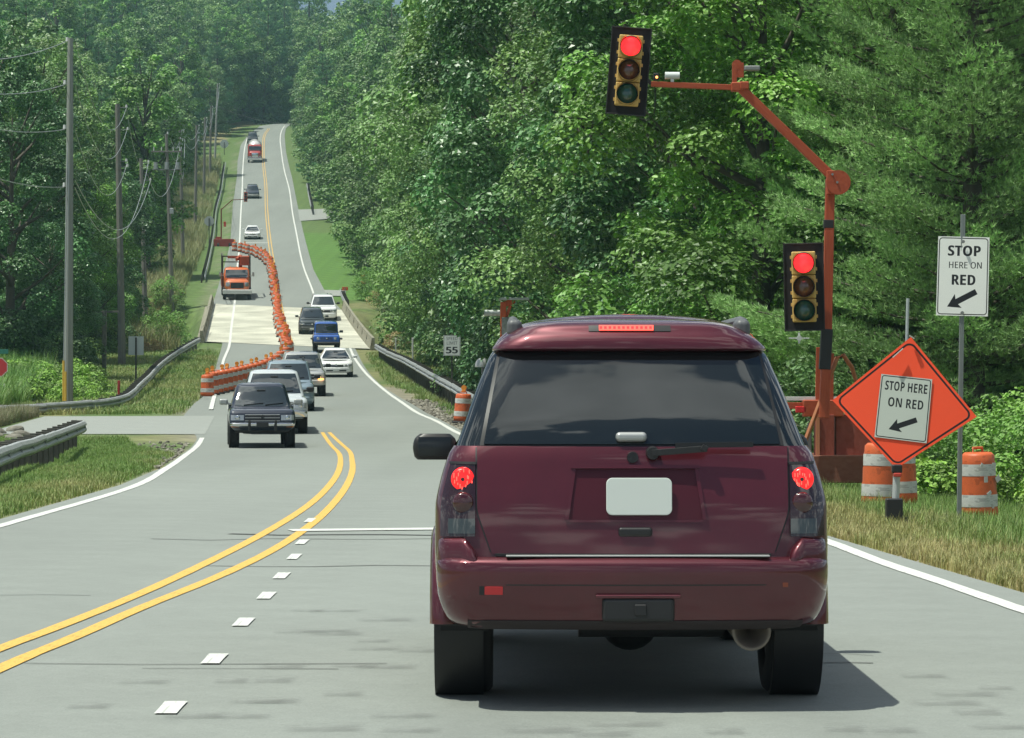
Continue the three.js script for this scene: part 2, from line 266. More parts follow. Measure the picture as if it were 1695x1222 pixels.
// cracks and scuffs across the near asphalt
{
  const Rc = rng(99);
  for (const [x0, x1, y, w] of [[330, 735, 938, 0.045], [380, 735, 886, 0.14], [250, 720, 893, 0.05], [40, 640, 1100, 0.022], [235, 560, 1107, 0.018], [1352, 1445, 1098, 0.03], [1352, 1445, 1084, 0.012], [0, 150, 985, 0.02]]) {
    const L = []; for (let i = 0; i <= 10; i++) { const [X, d] = G(lerp(x0, x1, i / 10), y + (Rc() - 0.5) * 4); L.push([X, d]); }
    marking('crack', lineGeo(L, w, 0.0045, 1.2), M.crack);
  }
  const alpha = noiseTex(128, (u, v) => { const e = Math.min(u, 1 - u, 1) * Math.min(v, 1 - v) * 16; return clamp(e, 0, 1) * sstep(fbm(u * 3, v * 14, 8, 4), 0.28, 0.75); });
  alpha.wrapS = alpha.wrapT = THREE.ClampToEdgeWrapping;
  M.scuff = std([0.13, 0.135, 0.13], 0.9, 0, { transparent: true, alphaMap: alpha, opacity: 0.24 });
  const S = [[1090, 1035], [500, 1047], [560, 1050], [385, 1128], [455, 1127], [430, 1162], [570, 1150], [325, 1186], [400, 1187], [455, 1162], [670, 1186], [540, 1207], [680, 1210], [620, 1075], [510, 1012], [540, 1045], [640, 1027], [620, 1062], [700, 1078], [1530, 1120], [1600, 1150], [1650, 1140], [1570, 1165], [1620, 1180], [1480, 1210], [1660, 1205], [590, 1103], [470, 1104], [640, 1105], [560, 1012], [1040, 1200], [900, 1210], [1200, 1212], [240, 1130], [150, 1170], [1400, 1208], [1000, 1216]];
  const bits = S.map(([x, y]) => { const [X, d] = G(x, y), g = new THREE.PlaneGeometry(0.20 + 0.22 * Rc(), 0.30 + 0.25 * Rc()); g.rotateX(-Math.PI / 2); g.rotateY((Rc() - 0.5) * 0.2); g.translate(X, 0.0052 + 0.0006 * Rc(), -d); return g; });
  for (const g of bits) marking('scuff', g, M.scuff);
}
// gravel of the shoulder: small stones
{
  const Rg = rng(5), g = new THREE.IcosahedronGeometry(1, 0), P = [];
  const add = (X, d, s) => { P.push([X, groundY(X, d) + s * 0.3, d, s]); };
  for (let i = 0; i < 900; i++) { const d = 88 + 32 * Rg(), u = 0.1 + 1.6 * Rg() * Rg(); add(Rx(d) + u, d, 0.02 + 0.05 * Rg()); }
  for (let i = 0; i < 700; i++) { const d = 56 + 27 * Rg(), u = 0.15 + Rg() * (0.5 + (d - 56) / 18); add(Lx(d) - u, d, 0.015 + 0.035 * Rg()); }
  for (let i = 0; i < 200; i++) { const d = 24 + 14 * Rg(), u = 0.05 + 0.5 * Rg(); add(Rx(d) - 0.3 + u, d, 0.008 + 0.012 * Rg()); }
  const im = new THREE.InstancedMesh(g, M.gravel, P.length), o = new THREE.Object3D(), c = new THREE.Color();
  P.forEach(([X, y, d, s], i) => { o.position.set(X, y, -d); o.scale.set(s * (0.7 + Rg()), s * 0.7, s * (0.7 + Rg())); o.rotation.set(Rg() * 6, Rg() * 6, 0); o.updateMatrix(); im.setMatrixAt(i, o.matrix); const t = 0.7 + 0.9 * Rg(); im.setColorAt(i, c.setRGB(t, t, t)); });
  im.name = 'shoulder_gravel'; tag(im, 'loose grey gravel along the edges of the asphalt', 'gravel', null, 'stuff'); scene.add(im);
}
// ------------------------------------------------------------------ foliage
const leafMat = (o = {}) => new THREE.MeshPhysicalMaterial({ vertexColors: true, roughness: 0.45, transmission: 0.45, thickness: 0, ior: 1.36, side: THREE.DoubleSide, ...o });
M.leaf = leafMat(); M.glossLeaf = leafMat({ roughness: 0.38, ior: 1.42, transmission: 0.40 }); M.needle = leafMat({ roughness: 0.55, transmission: 0.30 }); M.weed = leafMat({ roughness: 0.6, transmission: 0.4 });
M.bark = std([0.13, 0.115, 0.09], 0.95, 0, { map: woodTex }); M.barkPale = std([0.30, 0.29, 0.26], 0.95, 0, { map: woodTex });
class Cloud {
  constructor(nv, ni) { this.p = new Float32Array(nv * 3); this.c = new Float32Array(nv * 3); this.i = new Uint32Array(ni); this.nv = 0; this.ni = 0; }
  v(x, y, z, c) { const k = this.nv * 3; this.p[k] = x; this.p[k + 1] = y; this.p[k + 2] = z; this.c[k] = c[0]; this.c[k + 1] = c[1]; this.c[k + 2] = c[2]; return this.nv++; }
  t(a, b, c) { this.i[this.ni++] = a; this.i[this.ni++] = b; this.i[this.ni++] = c; }
  geo() { const g = new THREE.BufferGeometry(); g.setAttribute('position', new THREE.BufferAttribute(this.p.slice(0, this.nv * 3), 3)); g.setAttribute('color', new THREE.BufferAttribute(this.c.slice(0, this.nv * 3), 3)); g.setIndex(new THREE.BufferAttribute(this.i.slice(0, this.ni), 1)); return g; }
  // one folded leaf at p, length l along a, side b, normal n
  leaf(p, a, b, n, l, w, c) { const f = 0.18 * w; const B = this.v(p.x - a.x * l / 2, p.y - a.y * l / 2, p.z - a.z * l / 2, c), T = this.v(p.x + a.x * l / 2, p.y + a.y * l / 2, p.z + a.z * l / 2, c), L = this.v(p.x + b.x * w / 2 + n.x * f - a.x * l * 0.08, p.y + b.y * w / 2 + n.y * f - a.y * l * 0.08, p.z + b.z * w / 2 + n.z * f - a.z * l * 0.08, c), Q = this.v(p.x - b.x * w / 2 + n.x * f - a.x * l * 0.08, p.y - b.y * w / 2 + n.y * f - a.y * l * 0.08, p.z - b.z * w / 2 + n.z * f - a.z * l * 0.08, c); this.t(B, Q, T); this.t(B, T, L); }
}
const V = (x, y, z) => new THREE.Vector3(x, y, z);
function tube(points, radii, seg = 7) { // tapered limb through points
  const pos = [], idx = [], uv = [], n = points.length;
  for (let i = 0; i < n; i++) { const t = points[Math.min(n - 1, i + 1)].clone().sub(points[Math.max(0, i - 1)]).normalize(), a = Math.abs(t.y) > 0.9 ? V(1, 0, 0) : V(0, 1, 0), u = a.cross(t).normalize(), w = t.clone().cross(u); for (let k = 0; k <= seg; k++) { const q = k / seg * 2 * Math.PI, r = radii[i]; pos.push(points[i].x + r * (Math.cos(q) * u.x + Math.sin(q) * w.x), points[i].y + r * (Math.cos(q) * u.y + Math.sin(q) * w.y), points[i].z + r * (Math.cos(q) * u.z + Math.sin(q) * w.z)); uv.push(k / seg, i * 0.4); if (i && k) { const A = i * (seg + 1) + k; idx.push(A - seg - 2, A - seg - 1, A, A - seg - 2, A, A - 1); } } }
  const g = new THREE.BufferGeometry(); g.setAttribute('position', new THREE.Float32BufferAttribute(pos, 3)); g.setAttribute('uv', new THREE.Float32BufferAttribute(uv, 2)); g.setIndex(idx); g.computeVertexNormals(); return g;
}
// broadleaf crown and trunk: leaves on the shells of many clumps carried by limbs
function broadleaf(seed, o) {
  const R = rng(seed), { H, W, n, leaf, base = [0.055, 0.105, 0.022], vary = 0.35, low = 0.12, clumps = 46, clumpR = 0.26, lean = 0 } = o, C = new Cloud(n * 4, n * 6), blobs = [], wood = [];
  const lim = (t) => Math.pow(Math.sin(Math.PI * clamp(0.10 + 0.84 * t, 0, 1)), 0.6) * (0.86 + 0.3 * (R() - 0.5));
  for (let k = 0; k < clumps; k++) {
    const t = Math.pow((k + R()) / clumps, 0.9), a = k * 2.39996 + R() * 0.9, rr = W / 2 * lim(t) * (0.45 + 0.62 * Math.sqrt(R()));
    const r = W * clumpR * (0.55 + 0.75 * R()) * (t > 0.9 ? 0.6 : 1) * 0.62;
    const tone = 1 + vary * (R() - 0.5) * 2, warm = R();
    blobs.push({ p: V(Math.cos(a) * rr + lean * t, H * (low + (1 - low) * t) - r * 0.5, Math.sin(a) * rr), r, tone, warm });
  }
  let total = 0; for (const b of blobs) { total += b.r * b.r; b.acc = total; }
  const d = V(), p = V(), nn = V(), a = V(), bb = V();
  for (let k = 0; k < n; k++) {
    const q = R() * total; let lo = 0, hi = blobs.length - 1; while (lo < hi) { const m = (lo + hi) >> 1; if (blobs[m].acc < q) lo = m + 1; else hi = m; }
    const B = blobs[lo]; do { d.set(R() * 2 - 1, R() * 2 - 1, R() * 2 - 1); } while (d.lengthSq() > 1 || d.lengthSq() < 0.02); d.normalize(); if (d.y < -0.3 && R() < 0.6) d.y = -d.y;
    const lump = 0.72 + 0.5 * vnoise(d.x * 2.6 + lo * 7, d.y * 2.6, d.z * 2.6), rad = B.r * lump * (0.62 + 0.42 * Math.sqrt(R()));
    p.copy(d).multiplyScalar(rad); p.y *= 0.72; p.add(B.p);
    nn.set(d.x * 0.7 + (R() - 0.5) * 1.1, d.y * 0.5 + 0.75 + (R() - 0.5) * 0.9, d.z * 0.7 + (R() - 0.5) * 1.1).normalize();
    a.set(R() - 0.5, (R() - 0.7) * 0.8, R() - 0.5); a.addScaledVector(nn, -a.dot(nn)).normalize(); bb.crossVectors(nn, a);
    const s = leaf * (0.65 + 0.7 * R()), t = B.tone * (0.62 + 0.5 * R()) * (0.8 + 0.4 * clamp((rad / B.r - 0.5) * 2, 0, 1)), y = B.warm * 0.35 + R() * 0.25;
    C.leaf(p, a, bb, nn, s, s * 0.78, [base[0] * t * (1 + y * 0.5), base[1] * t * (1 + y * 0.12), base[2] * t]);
  }
  const top = V(lean, H * 0.86, 0), tr = [V(0, -0.4, 0), V((R() - 0.5) * 0.3, H * 0.15, (R() - 0.5) * 0.3), V(lean * 0.3 + (R() - 0.5) * 0.5, H * 0.45, (R() - 0.5) * 0.5), top];
  const tw = o.trunk || H * 0.018; wood.push(tube(tr, [tw * 1.4, tw, tw * 0.65, tw * 0.12], 8));
  const limbs = []; blobs.forEach((B, i) => { if (i % 3) return; const f = clamp(B.p.y / H - 0.16, 0.08, 0.75), s = V(lean * f * 0.5, H * f, 0), m = s.clone().lerp(B.p, 0.5).add(V(0, -B.r * 0.2, 0)); limbs.push(tube([s, m, B.p], [tw * 0.42, tw * 0.24, tw * 0.05], 5)); });
  return { crown: C.geo(), trunk: wood[0], limbs: join(limbs) };
}
// white pine: whorls of level branches carrying soft upturned sprays of needles
function pine(seed, o) {
  const R = rng(seed), { H, W, tufts = 9000, blades = 6, nl = 0.2, nw = 0.02, base = [0.06, 0.115, 0.055], low = 0.08, gap = 0.55, sag = 0 } = o;
  const C = new Cloud(tufts * blades * 3, tufts * blades * 3), limbs = [], br = [];
  for (let y = H * low; y < H * 0.97; y += gap * (0.8 + 0.4 * R())) { const f = (y / H - low) / (1 - low), L = W / 2 * Math.pow(1 - f, 0.75) * (0.7 + 0.45 * R()) * (f < 0.12 ? 0.8 : 1) + 0.25, n = 4 + Math.floor(R() * 3); const a0 = R() * 6.28; for (let k = 0; k < n; k++) br.push({ y: y + (R() - 0.5) * 0.3, a: a0 + k / n * 6.28 + R() * 0.5, L: L * (0.65 + 0.5 * R()), tone: 0.72 + 0.56 * R(), f }); }
  let tot = 0; for (const b of br) { tot += b.L * b.L + 0.4; b.acc = tot; }
  const dir = V(), e = V(), s = V();
  for (const b of br) { const ca = Math.cos(b.a), sa = Math.sin(b.a), up = 0.10 + 0.35 * b.f - sag; b.end = V(ca * b.L, b.y + b.L * up, sa * b.L); if (b.L > 0.6) limbs.push(tube([V(0, b.y, 0), V(ca * b.L * 0.5, b.y + b.L * up * 0.3, sa * b.L * 0.5), V(ca * b.L * 0.95, b.y + b.L * up * 0.95, sa * b.L * 0.95)], [0.018 + b.L * 0.012, 0.012 + b.L * 0.006, 0.006], 4)); }
  for (let k = 0; k < tufts; k++) {
    const q = R() * tot; let lo = 0, hi = br.length - 1; while (lo < hi) { const m = (lo + hi) >> 1; if (br[m].acc < q) lo = m + 1; else hi = m; }
    const b = br[lo], t = 0.10 + 0.92 * Math.pow(R(), 0.75), ca = Math.cos(b.a), sa = Math.sin(b.a), up = 0.10 + 0.35 * b.f - sag, side = (R() + R() - 1) * b.L * 0.42 * Math.min(1, 1.25 - t * 0.75);
    const x = ca * b.L * t - sa * side, z = sa * b.L * t + ca * side, y = b.y + b.L * up * t * t + (R() - 0.35) * 0.26 * Math.max(1, nl * 2) - Math.abs(side) * 0.05;
    dir.set(ca * 0.8 - sa * side * 0.6, 0.55 + 0.5 * R(), sa * 0.8 + ca * side * 0.6).normalize();
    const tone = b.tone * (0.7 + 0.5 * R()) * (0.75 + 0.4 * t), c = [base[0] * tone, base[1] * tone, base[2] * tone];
    for (let m = 0; m < blades; m++) {
      e.set(dir.x + (R() - 0.5) * 1.7, dir.y + (R() - 0.5) * 1.5, dir.z + (R() - 0.5) * 1.7).normalize(); s.set(R() - 0.5, R() - 0.5, R() - 0.5).cross(e).normalize();
      const l = nl * (0.7 + 0.6 * R()), i0 = C.v(x + s.x * nw, y + s.y * nw, z + s.z * nw, c), i1 = C.v(x - s.x * nw, y - s.y * nw, z - s.z * nw, c), i2 = C.v(x + e.x * l, y + e.y * l, z + e.z * l, c); C.t(i0, i1, i2);
    }
  }
  const tw = H * 0.013; return { crown: C.geo(), trunk: tube([V(0, -0.4, 0), V(0.05, H * 0.3, 0), V(0, H * 0.98, 0)], [tw * 1.25, tw, 0.02], 8), limbs: join(limbs) };
}
// near kinds
const NEAR = {
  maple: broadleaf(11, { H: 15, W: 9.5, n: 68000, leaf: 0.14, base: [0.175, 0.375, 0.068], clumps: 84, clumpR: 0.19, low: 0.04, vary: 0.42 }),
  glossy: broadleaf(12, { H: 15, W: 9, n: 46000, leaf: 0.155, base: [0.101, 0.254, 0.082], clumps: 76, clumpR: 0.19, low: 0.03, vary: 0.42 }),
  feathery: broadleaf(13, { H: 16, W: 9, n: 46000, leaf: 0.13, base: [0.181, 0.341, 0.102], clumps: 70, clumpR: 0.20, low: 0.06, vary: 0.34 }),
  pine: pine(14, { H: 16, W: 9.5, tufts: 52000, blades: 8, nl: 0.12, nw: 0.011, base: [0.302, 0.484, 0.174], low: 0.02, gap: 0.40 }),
};
const FAR = {
  oak: broadleaf(21, { H: 18, W: 11, n: 13000, leaf: 0.36, base: [0.149, 0.299, 0.079], clumps: 64, clumpR: 0.21, low: 0.05, vary: 0.44 }),
  poplar: broadleaf(22, { H: 22, W: 9, n: 12000, leaf: 0.33, base: [0.176, 0.382, 0.077], clumps: 68, clumpR: 0.21, low: 0.05, vary: 0.42 }),
  ash: broadleaf(23, { H: 17, W: 10, n: 13000, leaf: 0.30, base: [0.168, 0.319, 0.090], clumps: 56, clumpR: 0.23, low: 0.04, vary: 0.38 }),
  pine: pine(24, { H: 21, W: 8.5, tufts: 8000, blades: 6, nl: 0.42, nw: 0.035, base: [0.130, 0.284, 0.119], low: 0.04, gap: 0.8 }),
};
const BUSH = {
  leafy: broadleaf(31, { H: 2.2, W: 2.8, n: 3400, leaf: 0.10, base: [0.181, 0.384, 0.066], clumps: 22, clumpR: 0.28, low: 0.05, trunk: 0.02, vary: 0.4 }),
  dark: broadleaf(32, { H: 3.2, W: 4, n: 3600, leaf: 0.15, base: [0.105, 0.223, 0.066], clumps: 24, clumpR: 0.28, low: 0.03, trunk: 0.03 }),
  weedy: broadleaf(33, { H: 1.3, W: 2.0, n: 1700, leaf: 0.12, base: [0.201, 0.384, 0.054], clumps: 16, clumpR: 0.30, low: 0.02, trunk: 0.015 }),
  dry: broadleaf(34, { H: 0.9, W: 1.9, n: 1200, leaf: 0.10, base: [0.348, 0.298, 0.132], clumps: 16, clumpR: 0.30, low: 0.02, trunk: 0.012 }),
};
const CAT = { pine: 'tree' };
function protoTree(name, set, kind, label, group) {
  const S = set[kind], t = thing(name, label, set === BUSH ? 'bush' : 'tree', [0, 0, 0], 0, group);
  const tr = part('trunk', S.trunk, kind === 'feathery' ? M.barkPale : M.bark, t); part('limbs', S.limbs, M.bark, tr).userData.kind = 'stuff';
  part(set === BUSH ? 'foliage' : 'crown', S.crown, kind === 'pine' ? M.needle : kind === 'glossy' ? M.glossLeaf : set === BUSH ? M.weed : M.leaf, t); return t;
}
const firsts = new Map();
function plant(set, kind, name, X, d, scale, turn, label, group, sy = 1, dy = 0) {
  const key = name + kind + (set === NEAR ? 'n' : set === FAR ? 'f' : 'b'); let t;
  if (!firsts.has(key)) { t = protoTree(name, set, kind, label, group); firsts.set(key, t); } else { t = duplicate(firsts.get(key), label); delete t.userData.group; if (group) t.userData.group = group; }
  t.position.set(X, groundY(X, d) - 0.15 + dy, -d); t.rotation.y = turn; t.scale.set(scale, scale * sy, scale); return t;
}
const RT = rng(2024);
const px2X = (px, d) => (px - CX) * d / F;
// right side, near: each tree placed by the column its crown stands in
for (const [kind, px, d, s, sy, label] of [
  ['maple', 1262, 64, 0.92, 1.05, 'bright green broadleaf tree behind the sloping arm of the portable traffic signal'],
  ['maple', 1415, 70, 0.95, 1.1, 'light green broadleaf tree behind the round joint of the signal mast'],
  ['pine', 1612, 56, 0.95, 1.05, 'soft white pine behind the white stop sign on the right verge'],
  ['pine', 1480, 61, 0.85, 1.1, 'white pine between the signal mast and the white stop sign'],
  ['pine', 1745, 62, 1.0, 1.05, 'white pine cut by the right edge of the view'],
  ['glossy', 1140, 74, 0.95, 1.1, 'dark glossy tree behind the traffic signal hanging over the lane'],
  ['feathery', 1055, 84, 0.95, 1.1, 'grey-green feathery tree with bare twigs left of the hanging traffic signal'],
  ['pine', 1003, 84, 0.42, 1.0, 'small pine with pale sprays above the roof of the dark red car'],
  ['glossy', 968, 94, 1.05, 1.15, 'tall tree with glittering dark leaves above the roof rack of the dark red car'],
  ['glossy', 880, 104, 1.02, 1.2, 'dark glossy tree behind the orange bracket left of the dark red car'],
  ['feathery', 845, 118, 1.05, 1.25, 'pale feathery tree high above the speed limit sign'],
  ['glossy', 800, 126, 0.8, 1.0, 'low glossy tree directly behind the speed limit sign'],
  ['maple', 1340, 84, 1.15, 1.15, 'tall broadleaf tree in the second row behind the signal mast'],
  ['pine', 1560, 78, 1.2, 1.15, 'tall pine in the second row behind the diamond sign'],
  ['glossy', 1200, 96, 1.2, 1.2, 'dark tall tree in the second row behind the horizontal signal arm'],
]) plant(NEAR, kind, kind === 'pine' ? 'pine_tree' : 'broadleaf_tree', px2X(px, d), d, s, RT() * 6.28, label, null, sy);
// right side, middle: from the bridge approach to the bridge
for (const [set, kind, px, d, s, sy] of [[NEAR, 'feathery', 832, 138, 1.05, 1.25], [FAR, 'poplar', 800, 150, 0.92, 1.05], [NEAR, 'feathery', 775, 160, 1.0, 1.15], [NEAR, 'maple', 762, 172, 0.85, 0.9], [NEAR, 'feathery', 738, 185, 0.95, 1.0], [FAR, 'ash', 728, 200, 0.85, 1.0], [NEAR, 'maple', 696, 216, 0.65, 0.9], [FAR, 'poplar', 770, 212, 1.05, 1.05], [FAR, 'ash', 694, 234, 0.8, 1.05], [FAR, 'oak', 740, 245, 1.1, 1.1], [FAR, 'ash', 780, 170, 1.15, 1.15], [FAR, 'poplar', 820, 160, 1.1, 1.2], [FAR, 'oak', 880, 150, 1.1, 1.2], [FAR, 'oak', 960, 130, 1.1, 1.2], [FAR, 'pine', 760, 228, 1.1, 1.15], [FAR, 'poplar', 1090, 120, 1.0, 1.1]])
  plant(set, kind, kind === 'pine' ? 'pine_tree' : 'roadside_tree', px2X(px, d), d, s, RT() * 6.28, kind === 'pine' ? 'pine standing among the broadleaf trees right of the bridge' : 'leafy tree of the wood beside the bridge on the guardrail side', kind === 'pine' ? null : 'trees of the wood right of the bridge', sy);
// right side, climbing with the road
for (let d = 250, i = 0; d < 610; d += 10.5, i++) {
  for (let k = 0; k < 2; k++) {
    const gapHere = d > 338 && d < 360 && k === 0, X = Rx(d) + (d < 345 ? 5.6 : d < 420 ? 4.6 : 4.0) + (gapHere ? 2.5 : 0) + k * 7.5 + RT() * 1.6, kind = ['oak', 'ash', 'poplar', 'pine', 'ash', 'oak'][Math.floor(RT() * 6)];
    plant(FAR, kind, kind === 'pine' ? 'pine_tree' : 'roadside_tree', X, d + RT() * 5, (k ? 1.05 : 0.8) * (0.85 + 0.3 * RT()), RT() * 6.28, kind === 'pine' ? 'pine on the right of the road climbing beyond the bridge' : 'leafy tree on the right of the road climbing beyond the bridge', kind === 'pine' ? 'pines right of the climbing road' : 'leafy trees right of the climbing road', k ? 1.15 : 1.0);
  }
}
// left side: forest edge behind the utility poles
const leftEdge = line1([[-19, 118], [-21.5, 150], [-25, 175], [-26, 205], [-29, 232], [-34, 290], [-43, 400], [-49, 490], [-51, 560], [-49, 640]]);
for (const [set, kind, px, d, s, sy, label] of [
  [NEAR, 'glossy', 20, 146, 0.95, 1.05, 'dark leafy tree at the left edge behind the stop sign'],
  [NEAR, 'glossy', 82, 152, 0.62, 0.9, 'low dark tree left of the tallest grey utility pole'],
  [NEAR, 'glossy', -25, 168, 1.1, 1.2, 'tall tree with glittering leaves at the far left edge'],
  [NEAR, 'feathery', 60, 172, 1.05, 1.15, 'grey-green tree behind the wires left of the tallest pole'],
  [NEAR, 'maple', 140, 186, 0.72, 1.1, 'tree hung with yellow-green vines just right of the tallest pole'],
  [NEAR, 'glossy', 176, 198, 0.8, 1.0, 'dark tree between the first two utility poles'],
  [FAR, 'poplar', 240, 268, 0.95, 1.0, 'yellow-topped tree above the second utility pole'],
]) plant(set, kind, 'broadleaf_tree', px2X(px, d), d, s, RT() * 6.28, label, null, sy);
const back = [];
for (let d = 178, i = 0; d < 625; d += 10.5, i++) for (let k = 0; k < (d < 330 ? 4 : 6); k++) {
  const X = leftEdge(d) - 3.5 - k * 8 - RT() * 4, px = CX + X * F / d; if (px < -60) continue;
  const kind = ['oak', 'ash', 'poplar', 'oak', 'pine', 'pine'][Math.floor(RT() * 6)], s = (0.82 + 0.34 * RT()) * (k ? 1.05 : 0.85), dd = d + RT() * 7;
  if (k < 3) plant(FAR, kind, kind === 'pine' ? 'pine_tree' : 'forest_tree', X, dd, s, RT() * 6.28, kind === 'pine' ? 'pine of the forest on the slope behind the utility poles' : 'leafy tree of the forest on the slope behind the utility poles', kind === 'pine' ? 'forest pines left of the road' : 'forest trees left of the road', 1.05);
  else back.push([kind, X, dd, s]);
}
for (let d = 584; d < 632; d += 8) for (let X = -120; X < Lx(d) - 4; X += 7) back.push([['oak', 'pine', 'poplar', 'ash'][Math.floor(RT() * 4)], X + RT() * 3, d + RT() * 5, 0.85 + 0.3 * RT()]);
for (let d = 632; d < 760; d += 11) for (let X = -150; X < 30; X += 7.5) { const px = CX + X * F / d; if (px < -40 || px > 640) continue; back.push([['oak', 'pine', 'poplar', 'pine', 'ash'][Math.floor(RT() * 5)], X + RT() * 5, d + RT() * 8, (px > 505 && px < 562 ? 0.62 : 0.95) + 0.35 * RT() * (px > 505 && px < 562 ? 0.3 : 1)]); }
for (let d = 110; d < 260; d += 14) for (let k = 0; k < 2; k++) back.push([['oak', 'ash', 'poplar'][Math.floor(RT() * 3)], Rx(d) + 24 + k * 9 + RT() * 4, d, 1.15 + 0.2 * RT()]);
for (const kind of ['oak', 'ash', 'poplar', 'pine']) {
  const L = back.filter((b) => b[0] === kind), o = new THREE.Object3D(), f = new THREE.Group(); f.name = 'far_forest_' + kind; tag(f, 'distant ' + (kind === 'pine' ? 'pines' : { oak: 'round-crowned', ash: 'pale-crowned', poplar: 'tall-crowned' }[kind] + ' broadleaf trees') + ' merging into forest on the hillside', 'forest', null, 'stuff'); scene.add(f);
  const im = new THREE.InstancedMesh(FAR[kind].crown, kind === 'pine' ? M.needle : M.leaf, L.length), it = new THREE.InstancedMesh(FAR[kind].trunk, M.bark, L.length);
  L.forEach(([, X, d, s], i) => { o.position.set(X, groundY(X, d) - 0.2, -d); o.rotation.y = RT() * 6.28; o.scale.set(s, s * (0.95 + 0.25 * RT()), s); o.updateMatrix(); im.setMatrixAt(i, o.matrix); it.setMatrixAt(i, o.matrix); });
  im.name = 'crowns'; it.name = 'trunks'; f.add(im, it);
}
// bushes, weeds and brush
for (const [kind, px, d, s, label] of [
  ['leafy', 1690, 47, 0.85, 'bright green bush behind the torn construction drum at the right edge'], ['leafy', 1648, 50, 0.8, 'leafy bush between the torn drum and the pines'], ['leafy', 1738, 45, 0.8, 'bright bush cut by the right edge of the view'],
  ['dark', 1345, 54, 0.75, 'pale-leaved shrub just behind the foot of the signal mast'], ['leafy', 1420, 50, 0.5, 'shrub behind the battery box of the signal trailer'], ['leafy', 1560, 47, 0.75, 'green shrub behind the right corner of the diamond sign'], ['weedy', 1580, 46, 0.7, 'low leafy weeds left of the torn drum'], ['weedy', 1536, 46, 0.7, 'low leafy weeds behind the diamond sign'], ['weedy', 1674, 44.5, 0.6, 'low leafy weeds right of the torn drum'],
]) plant(BUSH, kind, 'bush', px2X(px, d), d, s, RT() * 6.28, label);
for (let i = 0; i < 26; i++) { const d = 96 + i * 4.4, X = Rx(d) + 6.2 + RT() * 3; plant(BUSH, RT() < 0.3 ? 'dry' : 'dark', 'undergrowth_bush', X, d, 0.5 + 0.45 * RT(), RT() * 6.28, 'dark undergrowth bush behind the right guardrail', 'undergrowth behind the right guardrail'); }
for (let i = 0; i < 12; i++) { const d = 52 + i * 4, X = Math.max(Rx(d) + 6, 3.8) + RT() * 4; plant(BUSH, 'dark', 'undergrowth_bush', X, d + 4, 0.6 + 0.4 * RT(), RT() * 6.28, 'dark undergrowth bush at the foot of the right-hand wood', 'undergrowth of the right-hand wood'); }
for (let i = 0; i < 34; i++) { const d = 124 + RT() * 22, X = px2X(-20 + RT() * 190, d); plant(BUSH, 'weedy', 'weed_clump', X, d, 0.6 + 0.6 * RT(), RT() * 6.28, 'bright green weed clump in the field left of the utility poles', 'bright weeds left of the utility poles'); }
for (let i = 0; i < 14; i++) { const d = 140 + RT() * 20, X = px2X(-20 + RT() * 150, d); plant(BUSH, 'dark', 'forest_bush', X, d, 0.7 + 0.5 * RT(), RT() * 6.28, 'dark bush at the foot of the left forest', 'bushes at the foot of the left forest'); }
for (let i = 0; i < 70; i++) { const d = 178 + RT() * 190, a = leftEdge(d), b = Lx(d) - (d > BR0 - 4 && d < BR1 + 6 ? 3.2 : 8.5), X = lerp(a - 2, b, RT()); plant(BUSH, RT() < 0.45 ? 'leafy' : RT() < 0.6 ? 'dark' : 'dry', 'slope_bush', X, d, 0.45 + 0.6 * RT(), RT() * 6.28, 'bush on the slope between the utility poles and the bridge road', 'bushes on the slope below the utility poles'); }
for (let i = 0; i < 12; i++) { const d = BR0 + 2 + i * 5, X = Rx(d) + 2.6 + RT() * 2; plant(BUSH, RT() < 0.4 ? 'dry' : 'leafy', 'creek_bush', X, d, 0.8 + 0.4 * RT(), RT() * 6.28, 'bush growing up beside the right wall of the bridge', 'bushes beside the right bridge wall', 1, 0.4); }
for (let i = 0; i < 9; i++) { const d = BR0 + 4 + i * 5, X = Lx(d) - 3.2 - RT() * 2; plant(BUSH, RT() < 0.4 ? 'dark' : 'leafy', 'creek_bush', X, d, 0.7 + 0.4 * RT(), RT() * 6.28, 'bush growing up beside the left wall of the bridge', 'bushes beside the left bridge wall', 1, 0.4); }
// grass: tufts of bent blades
function tuftGeo(seed, n, h, spread, w) { const R = rng(seed), pos = [], idx = []; for (let k = 0; k < n; k++) { const a = R() * 6.28, r = spread * Math.sqrt(R()), x = Math.cos(a) * r, z = Math.sin(a) * r, b = R() * 6.28, L = h * (0.5 + 0.7 * R()), bend = (0.2 + 0.6 * R()) * L, cx = Math.cos(b), cz = Math.sin(b), i = pos.length / 3; pos.push(x - cz * w, -0.03, z + cx * w, x + cz * w, -0.03, z - cx * w, x + cx * bend * 0.35 - cz * w * 0.7, L * 0.6, z + cz * bend * 0.35 + cx * w * 0.7, x + cx * bend * 0.35 + cz * w * 0.7, L * 0.6, z + cz * bend * 0.35 - cx * w * 0.7, x + cx * bend, L, z + cz * bend); idx.push(i, i + 1, i + 3, i, i + 3, i + 2, i + 2, i + 3, i + 4); } const g = new THREE.BufferGeometry(); g.setAttribute('position', new THREE.Float32BufferAttribute(pos, 3)); g.setIndex(idx); return g; }
const grassMat = new THREE.MeshPhysicalMaterial({ color: lin(1, 1, 1), roughness: 0.6, transmission: 0.35, thickness: 0, ior: 1.35, side: THREE.DoubleSide });
